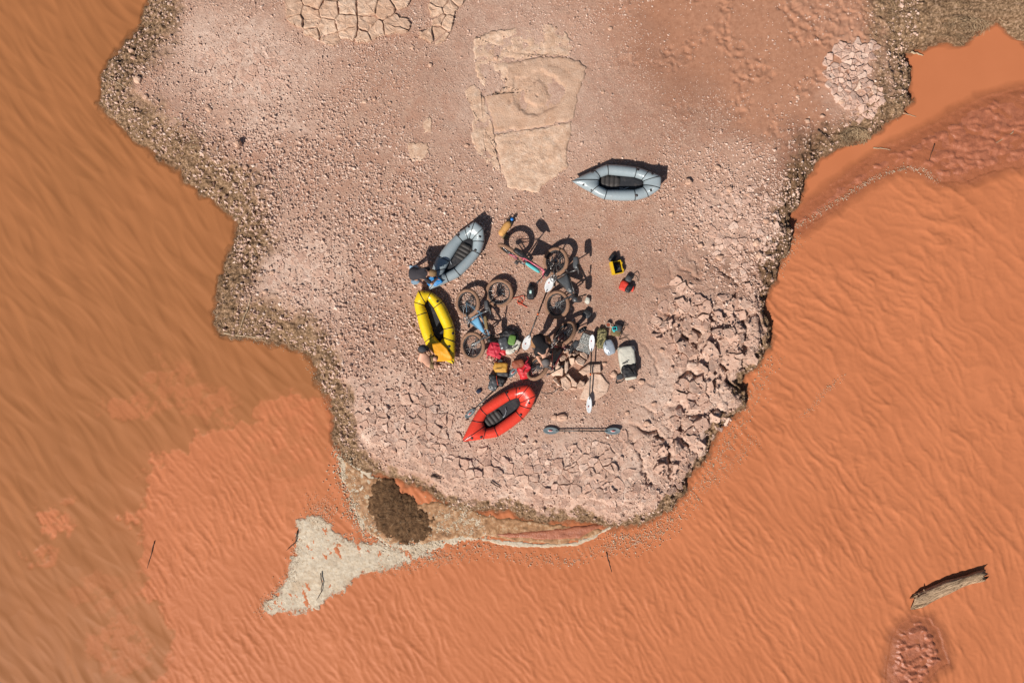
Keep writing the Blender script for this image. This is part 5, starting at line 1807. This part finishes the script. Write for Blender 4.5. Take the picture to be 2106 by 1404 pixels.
T = item('stuff_sack', 'camouflage fabric sack between grate and silver bag', 'bag', 1237, 697)
pil(T, 'sack_body', M_CAMO, 1237, 695, 20, 42, .17, 6, seed=16, noise=.08)
strap(T, 'compression_strap', M_STRAP, [(1228, 683, .05), (1234, 684, .16), (1242, 685, .16), (1248, 687, .05)], .01)
T = item('dry_bag', 'shiny silver dry bag leaning on the camouflage sack', 'bag', 1252, 713)
pil(T, 'bag_body', M_SILVER, 1252, 714, 24, 32, .2, -18, seed=17, noise=.05, e=.65)
strap(T, 'carry_handle', M_STRAP, [(1245, 697, .12), (1244, 704, .2), (1247, 711, .18)], .008)
T = item('camera_bag', 'dark olive bag with aqua device on top', 'bag', 1267, 680)
pil(T, 'bag_body', M_OLIVE, 1266, 683, 20, 16, .14, 12, seed=18)
pil(T, 'bag_lid', M_DGREY, 1270, 674, 17, 16, .14, 12, dz=.02, seed=19)
c = P(1264, 675.5, T['_o'][2] + .16)
mb = MB()
for dx, dy, sx, sy in ((-.055, 0, .02, .08), (.055, 0, .02, .08), (0, .04, .13, .02), (0, -.04, .13, .02), (-.02, -.065, .05, .04)):
    mb.box(c + Rz(R(8)) @ Vector((dx, dy, 0)), (sx, sy, .03), R(8), bevel=.006)
mb.build('aqua_device', M_AQUA, T)
mb = MB(); mb.box(c + Vector((0, 0, -.004)), (.09, .065, .02), R(8)); mb.build('device_screen', M_NAVY, T)
strap(T, 'strap', M_STRAP, [(1274, 672, .12), (1282, 668, .06), (1284, 676, .03), (1278, 684, .03), (1284, 690, .02), (1292, 690, .015)], .01)
strap(T, 'strap', M_STRAP, [(1282, 676, .05), (1276, 692, .02), (1274, 698, .02), (1288, 694, .02), (1296, 704, .015)], .008)
strap(T, 'strap', M_STRAP, [(1279, 664, .1), (1285, 668, .05), (1292, 669, .02)], .01)
T = item('mug', 'white and brown enamel mug by the olive bag', 'mug', 1250, 668)
p = Vector(T['_o'])
mb = MB(); mb.rings([[p + Vector((r_ * math.cos(t_), r_ * math.sin(t_), z_)) for t_ in np.linspace(0, 2 * math.pi, 19)[:-1]] for r_, z_ in ((.052, 0), (.06, .02), (.064, .11), (.058, .11), (.05, .03))]); mb.build('mug_body', M_CREAM, T)
mb = MB(); mb.rings([[p + Vector((.055 * k * math.cos(t_), .055 * k * math.sin(t_), .098 + .006 * (1 - k))) for t_ in np.linspace(0, 2 * math.pi, 19)[:-1]] for k in (1, .5)], cap0=False); mb.build('drink', M_RUST, T)
mb = MB(); mb.tube([p + Vector((.055, -.03, .09)), p + Vector((.10, -.055, .08)), p + Vector((.10, -.055, .04)), p + Vector((.055, -.03, .03))], .009, 6); mb.build('handle', M_CREAM, T)

# off-white pack with black harness
T = item('backpack', 'off white dry bag backpack with black harness', 'backpack', 1292, 745)
pil(T, 'pack_body', M_CREAM, 1290, 741, 34, 58, .24, -9, seed=20, noise=.05, e=.45, sc=20)
pil(T, 'top_flap', M_CREAM, 1288, 719, 36, 15, .15, -6, seed=21, noise=.05, e=.4)
pil(T, 'harness_panel', M_BLACK, 1294, 762, 32, 26, .2, -9, dz=.09, seed=22, noise=.1)
pil(T, 'bottom_end', M_CREAM, 1297, 777, 24, 7, .14, -9, seed=23, noise=.04)
for pts in ([(1278, 748, .2), (1286, 746, .27), (1292, 743, .27)], [(1279, 762, .24), (1290, 757, .31), (1300, 766, .31), (1307, 772, .2)], [(1308, 745, .2), (1306, 755, .27), (1302, 764, .3)]):
    strap(T, 'harness_strap', M_STRAP, pts, .011)
pil(T, 'hip_belt', M_DGREY, 1275, 775, 15, 11, .07, -20, seed=24)
strap(T, 'hip_strap', M_STRAP, [(1270, 778, .05), (1267, 787, .02), (1278, 785, .02), (1285, 779, .05)], .012)

T = item('backpack', 'crimson backpack slumped against the black and green pack', 'backpack', 1018, 719)
pil(T, 'pack_body', M_CRIM, 1016, 718, 26, 30, .22, 20, seed=25, noise=.12)
pil(T, 'pack_pocket', M_SCAR, 1033, 721, 22, 16, .16, 25, seed=26, noise=.12)
pil(T, 'lid', M_CRIM, 1020, 729, 24, 10, .12, 30, dz=.06, seed=27)
for pts in ([(1004, 729, .06), (1001, 735, .03), (1002, 739, .02)], [(1018, 735, .08), (1016, 741, .03), (1018, 744, .02)]):
    strap(T, 'strap', M_CRIM, pts, .01)
T = item('backpack', 'black and white backpack with leaf green panel', 'backpack', 1049, 702)
pil(T, 'pack_body', M_BLACK, 1047, 701, 40, 40, .2, 0, seed=28, noise=.08)
pil(T, 'side_pocket', M_GREYBAG, 1036, 706, 20, 26, .18, -15, dz=.06, seed=29, noise=.1)
pil(T, 'green_panel', M_GREEN, 1053, 699, 15, 21, .12, 12, dz=.14, seed=30, noise=.05)
pil(T, 'white_panel', M_CREAM, 1062, 709, 14, 21, .16, 28, dz=.04, seed=31, noise=.12)
pil(T, 'white_pocket', M_CREAM, 1049, 721, 19, 13, .15, -20, dz=.04, seed=32, noise=.12)
pil(T, 'top_lid', M_BLACK, 1047, 686, 26, 14, .14, 0, dz=.08, seed=33, noise=.1)
strap(T, 'strap', M_STRAP, [(1027, 702, .08), (1030, 692, .14), (1036, 687, .16)], .012)
strap(T, 'strap', M_STRAP, [(1052, 716, .24), (1060, 713, .24), (1069, 703, .12)], .012)
strap(T, 'strap', M_STRAP, [(1060, 727, .1), (1066, 722, .1), (1069, 712, .06)], .012)
T = item('duffel_bag', 'mustard coloured pack with grey base', 'bag', 1030, 757)
pil(T, 'bag_body', M_GOLD, 1030, 755, 29, 21, .2, 4, seed=34, noise=.1)
pil(T, 'base', M_DGREY, 1034, 769, 24, 9, .14, 8, seed=35, noise=.1)
pil(T, 'flap', M_GREYBAG, 1028, 744, 8, 12, .08, 40, dz=.06, seed=36)
strap(T, 'zip', M_STRAP, [(1017, 758, .17), (1024, 758, .21), (1032, 757, .215)], .006)
strap(T, 'shoulder_strap', M_STRAP, [(1016, 750, .1), (1013, 744, .08), (1017, 740, .05), (1022, 743, .06)], .013)
strap(T, 'shoulder_strap', M_STRAP, [(1030, 738, .05), (1036, 737, .06), (1042, 742, .08)], .013)
T = item('dry_bag', 'grey and black dry bag lying on the grey paddle', 'bag', 1019, 787)
pil(T, 'bag_body', M_GREYBAG, 1015, 790, 19, 26, .18, 15, dz=.02, seed=37, noise=.09)
pil(T, 'bag_side', M_BLACK, 1029, 785, 18, 18, .16, 20, dz=.02, seed=38, noise=.1)
pil(T, 'bag_top', M_BLACK, 1013, 775, 15, 12, .12, 0, dz=.05, seed=39, noise=.1)
strap(T, 'red_strap', M_ROPE, [(1021, 772, .15), (1022, 782, .2), (1024, 791, .18), (1027, 793, .1)], .006)
pil(T, 'pale_end', M_DGREY, 1013, 799, 13, 9, .12, 10, dz=.04, seed=40)
T = item('backpack', 'scarlet backpack with rust brown lid above the red raft', 'backpack', 1075, 758)
pil(T, 'pack_body', M_SCAR, 1079, 763, 27, 30, .24, -25, seed=41, noise=.08)
pil(T, 'lid', M_RUST, 1066, 748, 26, 17, .16, -12, dz=.08, seed=42, noise=.07)
pil(T, 'side_flap', M_CRIM, 1085, 753, 11, 14, .18, -30, dz=.08, seed=43, noise=.08)
pil(T, 'base', M_SCAR, 1078, 775, 18, 9, .16, -10, seed=44, noise=.06)
strap(T, 'hood_strap', M_CRIM, [(1081, 746, .2), (1085, 741, .18), (1087, 736, .12), (1084, 733, .08)], .018)
strap(T, 'cord', M_STRAP, [(1076, 766, .26), (1078, 759, .27), (1084, 756, .26)], .007)
T = item('pouch', 'small navy pouch alone on gravel beside the grey paddle', 'pouch', 985, 804)
pil(T, 'pouch_body', M_NAVY, 985, 804, 11, 8, .06, -30, seed=45)
strap(T, 'loop', M_STRAP, [(981, 807, .03), (977, 800, .03), (982, 797, .03)], .006)
T = item('cord', 'thin grey cord coiled below the fire ring stones', 'cord', 1140, 806)
strap(T, 'cord_line', M_DGREY, [(1112, 805, .01), (1120, 809, .012), (1130, 809, .012), (1140, 805, .012), (1148, 799, .02), (1156, 797, .02), (1158, 803, .02), (1150, 802, .02)], .008, squash=1)
T = item('sunglasses', 'dark sunglasses lying below the fire ring stones', 'sunglasses', 1138, 794)
z0 = T['_o'][2]
for i, (x, y) in enumerate(((1136, 793), (1141, 797))):
    c = P(x, y, z0 + .02); mb = MB(); mb.tube([c + Vector((.026 * math.cos(t_), .02 * math.sin(t_), .01 * math.sin(t_))) for t_ in np.linspace(0, 2 * math.pi, 13)[:-1]], [.005] * 12, 5, closed=True); mb.build('lens_frame', M_BLACK, T)
strap(T, 'temple_arm', M_BLACK, [(1134, 791, .02), (1138, 789, .03), (1143, 791, .02)], .005, squash=1)
T = item('folded_straps', 'pair of small white straps beside the fire ring', 'strap', 1148, 723)
for x, y in ((1146.5, 722), (1150, 724.5)):
    mb = MB(); mb.box(P(x, y, T['_o'][2] + .02), (.028, .055, .035), R(25), bevel=.006); mb.build('white_strap', M_WMARK, T)
T = item('cord', 'red cord trailing from the red bicycle wheel', 'cord', 1146, 705)
strap(T, 'cord_line', M_ROPE, [(1156, 694, .3), (1152, 703, .2), (1144, 707, .08), (1136, 712, .03), (1130, 714, .02)], .007, squash=1)

# ------------------------------------------------------------------ people
M_SKIN = fabric('sunlit_skin', (226, 172, 144), .55, .35, .1, .1, 20, (190, 130, 104))
M_TEE = fabric('black_cotton', (44, 42, 44), .85, .15, .12, .5, 14)
M_CHAR = fabric('charcoal_cotton', (70, 66, 70), .85, .15, .1, .6, 14)
M_DENIM = fabric('light_blue_denim', (150, 176, 196), .85, .15, .15, .4, 18)
M_KHAKI = fabric('khaki_cotton', (168, 124, 86), .85, .15, .25, .4, 18)
M_HAIR = fabric('sandy_hair', (150, 118, 80), .6, .3, .1, .8, 60)
M_DHAIR = fabric('dark_hair', (70, 56, 48), .6, .3, .1, .8, 60)
M_CAPG = fabric('grey_cap_cotton', (116, 110, 108), .85, .15, .15, .4, 24)
M_CAPB = fabric('dark_cap_cotton', (74, 74, 78), .8, .2, .1, .4, 24)
M_EYE = fabric('dark_eye', (40, 30, 28), .3, .5, 0, 0)
def skin_mesh(name, chains, mat, parent, sub=2):
    """chains: list of lists of (Vector, radius) or (Vector, rx, ry); a chain whose first point is an existing point branches from it"""
    o3 = Vector(parent['_o'])
    vs_, es, rad, roots, idx = [], [], [], [], {}
    for ch in chains:
        prev = None
        for it in ch:
            p, r = it[0], it[1]
            key = tuple(round(c, 4) for c in p)
            if key not in idx:
                idx[key] = len(vs_); vs_.append(tuple(p - o3)); rad.append((r, it[2] if len(it) > 2 else r))
                if prev is None:
                    roots.append(idx[key])
            if prev is not None:
                es.append((prev, idx[key]))
            prev = idx[key]
    me = bpy.data.meshes.new(name)
    me.from_pydata(vs_, es, [])
    me.update()
    ob = bpy.data.objects.new(name, me)
    COL.objects.link(ob)
    sk = ob.modifiers.new('skin', 'SKIN')
    sk.use_smooth_shade = True
    sk.branch_smoothing = .6
    if not me.skin_vertices:
        bpy.context.view_layer.objects.active = ob
    lay = me.skin_vertices[0].data
    for i, (a_, b_) in enumerate(rad):
        lay[i].radius = (a_, b_)
        lay[i].use_root = i in roots
    ss = ob.modifiers.new('sub', 'SUBSURF'); ss.levels = sub; ss.render_levels = sub
    dg = bpy.context.evaluated_depsgraph_get()
    ev = ob.evaluated_get(dg)
    m2 = bpy.data.meshes.new_from_object(ev)
    bpy.data.objects.remove(ob, do_unlink=True)
    m2.materials.clear(); m2.materials.append(mat)
    m2.polygons.foreach_set('use_smooth', [True] * len(m2.polygons))
    o2 = bpy.data.objects.new(name, m2)
    COL.objects.link(o2)
    o2.parent = parent
    o2['_o'] = tuple(o3)
    return o2

def mid(a, b, f=.5): return a.lerp(b, f)
def hand(wrist, dirv, palm_n, sc=1.0, curl=.5):
    """palm and five finger chains starting inside the palm"""
    d = Vector(dirv).normalized(); n = Vector(palm_n); n = (n - d * n.dot(d)).normalized(); s = d.cross(n)
    pal = wrist + d * .05 * sc
    ch = [[(wrist, .026, .02), (pal, .038, .018)]]
    for i, (o, L) in enumerate(((-.028, .075), (-.010, .085), (.010, .08), (.027, .062))):
        b0 = pal + s * o + d * .02
        b1 = b0 + d * L * .5 + n * L * .25 * curl
        b2 = b1 + (d * (1 - curl) + n * curl).normalized() * L * .5
        ch.append([(b0, .0095), (b1, .009), (b2, .0075)])
    t0 = wrist + d * .025 - s * .02
    ch.append([(t0, .011), (t0 - s * .035 + d * .02, .0105), (t0 - s * .045 + d * .05 + n * .01, .0085)])
    return ch

def person(label, hips, chest, neck, head, armL, armR, legL, legR, shirt=None, shorts=None, sleeve=.55, hairmat=M_DHAIR, cap=None, look=None, belt=True, shoe=None, short_len=.85, shirt_back=.2):
    base = Vector((hips.x, hips.y, gz(hips.x, hips.y)))
    T = thing('person', label, 'person', base)
    spine = mid(hips, chest, .5) + Vector((0, 0, .04))
    side = ((armL[0] - armR[0])).normalized()
    hL = legL[0]; hR = legR[0]
    body = [[(hips, .15, .11), (spine, .135, .10), (chest, .155, .11), (neck, .062), (mid(neck, head, .45), .066), (head, .088, .1), (head + (head - neck).normalized() * .07, .07)]]
    for arm in (armL, armR):
        sh, el, wr_ = arm[0], arm[1], arm[2]
        body.append([(chest, .155, .11), (sh, .062), (mid(sh, el), .05), (el, .042), (mid(el, wr_, .4), .041), (wr_, .027)])
        hd = (wr_ - el).normalized()
        body += hand(wr_, hd, arm[3] if len(arm) > 3 else Vector((0, 0, -1)))
    for leg in (legL, legR):
        h, k, an, toe = leg
        body.append([(hips, .15, .11), (h, .095), (mid(h, k), .082), (k, .06), (mid(k, an, .35), .056), (an, .036), (mid(an, toe, .4) - Vector((0, 0, .01)), .036), (toe, .03)])
    # nose and ears
    fdir = look.normalized()
    upv = (head - neck).normalized()
    ear = upv.cross(fdir).normalized()
    body.append([(head + fdir * .07, .022), (head + fdir * .112 - upv * .015, .013)])
    for s_ in (-1, 1):
        body.append([(head + ear * .075 * s_, .02), (head + ear * .1 * s_ - fdir * .01, .016)])
    b = skin_mesh('body', body, M_SKIN, T)
    for s_ in (-1, 1):
        e = MB(); e.superq(head + fdir * .088 + ear * .033 * s_ + upv * .012, (.022, .022, .022), None, 1, 1, 8, 6); e.build('eye', M_EYE, b)
    if shirt:
        k = 1.16
        ch = [[(hips + (hips - spine) * shirt_back, .165 * k, .135 * k), (mid(hips, spine, .5), .16 * k, .13 * k), (spine, .137 * k, .102 * k), (chest, .158 * k, .112 * k), (mid(chest, neck, .6), .11, .095), (mid(chest, neck, .95), .075, .07)]]
        for arm in (armL, armR):
            sh, el = arm[0], arm[1]
            ch.append([(chest, .158 * k, .112 * k), (sh, .074), (mid(sh, el, .5), .064), (mid(sh, el, sleeve), .062)])
        skin_mesh('shirt', ch, shirt, T)
    if shorts:
        k = 1.06
        ch = [[(mid(hips, spine, .25), .15 * k, .108 * k), (hips, .15 * k, .112 * k)]]
        for leg in (legL, legR):
            h, kn = leg[0], leg[1]
            ch.append([(hips, .15 * k, .112 * k), (h, .104), (mid(h, kn, .5), .097), (mid(h, kn, short_len), .088)])
        skin_mesh('shorts', ch, shorts, T)
    if shoe:
        for leg in (legL, legR):
            an, toe = leg[2], leg[3]
            d = (toe - an); d.z = 0
            m_ = MB(); m_.superq(mid(an, toe, .5) - Vector((0, 0, .02)), (d.length + .13, .10, .09), Rz(math.atan2(d.y, d.x)), .6, .6, 16, 8)
            m_.build('shoe', shoe, T)
    # hair and cap follow the head
    Q = Matrix((ear, fdir, (ear.cross(fdir)))).transposed()
    up3 = Q.col[2].copy()
    if up3.dot(upv) < 0:
        Q = Matrix((-ear, fdir, (-ear).cross(fdir))).transposed(); up3 = Q.col[2].copy()
    hm = MB()
    rs = []
    for j in range(9):
        ph = R(-35 + 125 * j / 8)
        row = []
        for i in range(18):
            th = 2 * math.pi * i / 18
            back = .5 - .5 * math.sin(th)          # -y is the back of the head
            r_ = math.cos(ph)
            lowcut = ph if back > .35 else max(ph, R(12))
            p = Vector((.098 * math.cos(lowcut) * math.cos(th), .112 * math.cos(lowcut) * math.sin(th), .112 * math.sin(lowcut)))
            p *= 1 + .05 * hn(p.x * 60, p.y * 60, p.z * 60)
            row.append(head + Q @ (p + Vector((0, -.006, .012))))
        rs.append(row)
    hm.rings(rs, cap0=False); hm.build('hair', hairmat, T)
    if cap:
        cm = MB()
        rs = []
        for j in range(7):
            ph = R(8 + 80 * j / 6)
            rs.append([head + Q @ Vector((.108 * math.cos(ph) * math.cos(th), .122 * math.cos(ph) * math.sin(th), .022 + .12 * math.sin(ph))) for th in np.linspace(0, 2 * math.pi, 21)[:-1]])
        cm.rings(rs, cap0=False)
        co = cm.build('cap', cap, T)
        bm_ = MB()
        top, bot = [], []
        for i in range(9):
            th = R(40 + 100 * i / 8)
            for q_ in (1.0, 1.25, 1.6):
                q3 = Vector((.106 * math.cos(th) * min(q_, 1.2), .120 * math.sin(th) * q_, .04 - .03 * (q_ - 1)))
                top.append(head + Q @ q3); bot.append(head + Q @ (q3 - Vector((0, 0, .008))))
        off = len(top); fs = []
        for i in range(8):
            for q_ in range(2):
                a0 = i * 3 + q_
                fs.append((a0, a0 + 1, a0 + 4, a0 + 3)); fs.append((off + a0, off + a0 + 3, off + a0 + 4, off + a0 + 1))
            fs.append((i * 3 + 2, off + i * 3 + 2, off + i * 3 + 5, i * 3 + 5))
        bm_.add(top + bot, fs); bm_.build('brim', cap, co)
    return T

g_ = lambda px, py, z: P(px, py, gz(*P(px, py).xy) + z)
# bending over the bow of the grey raft
person('person in charcoal shirt and pale blue shorts bending over the blue deck', g_(848, 563, .66), g_(870, 563, .74), g_(880, 562, .72), g_(889, 562, .68),
       (g_(874, 553, .74), g_(884, 553, .52), g_(897, 567, .40), Vector((0, 0, -1))), (g_(875, 573, .74), g_(887, 583, .56), g_(898, 574, .42), Vector((0, 0, -1))),
       (g_(849, 553, .62), g_(862, 550, .36), g_(848, 553, .07), g_(862, 553, .04)), (g_(850, 574, .62), g_(866, 582, .40), g_(866, 586, .08), g_(879, 589, .04)),
       shirt=M_CHAR, shorts=M_DENIM, hairmat=M_HAIR, look=Vector((.55, -.1, -.83)), sleeve=.9, short_len=.6, shirt_back=.5)
# standing stooped over the dark red bicycle
person('person in black shirt and grey cap stooping over the dark red bicycle', g_(1107, 696, .92), g_(1115, 716, 1.12), g_(1119, 731, 1.13), g_(1122, 742, 1.10),
       (g_(1126, 715, 1.10), g_(1129, 709, .92), g_(1121, 702, .98), Vector((0, 0, -1))), (g_(1102, 721, 1.10), g_(1106, 735, .86), g_(1114, 748, .66), Vector((0, 0, -1))),
       (g_(1116, 694, .88), g_(1130, 703, .50), g_(1124, 697, .08), g_(1128, 708, .04)), (g_(1098, 697, .88), g_(1099, 712, .48), g_(1096, 703, .08), g_(1099, 715, .04)),
       shirt=M_TEE, shorts=M_KHAKI, hairmat=M_DHAIR, cap=M_CAPG, look=Vector((.25, -.55, -.8)), sleeve=.62, short_len=.95, shoe=M_BLACK, shirt_back=.55)
# shirtless, crouched beside the bow of the yellow raft
person('shirtless person in dark cap crouching beside the orange deck', g_(884, 744, .30), g_(867, 731, .52), g_(866, 724, .62), g_(868, 719, .70),
       (g_(872, 722, .56), g_(882, 719, .42), g_(889, 725, .38), Vector((0, 0, -1))), (g_(861, 739, .50), g_(876, 738, .36), g_(887, 731, .36), Vector((0, 0, -1))),
       (g_(886, 737, .30), g_(897, 737, .40), g_(896, 744, .08), g_(908, 742, .04)), (g_(882, 752, .28), g_(898, 752, .34), g_(894, 751, .07), g_(906, 752, .04)),
       shirt=None, shorts=M_OLIVE, hairmat=M_DHAIR, cap=M_CAPB, look=Vector((.75, .25, -.6)), short_len=.8)

# ------------------------------------------------------------------ tidy
for o in bpy.data.objects:
    if '_o' in o:
        del o['_o']
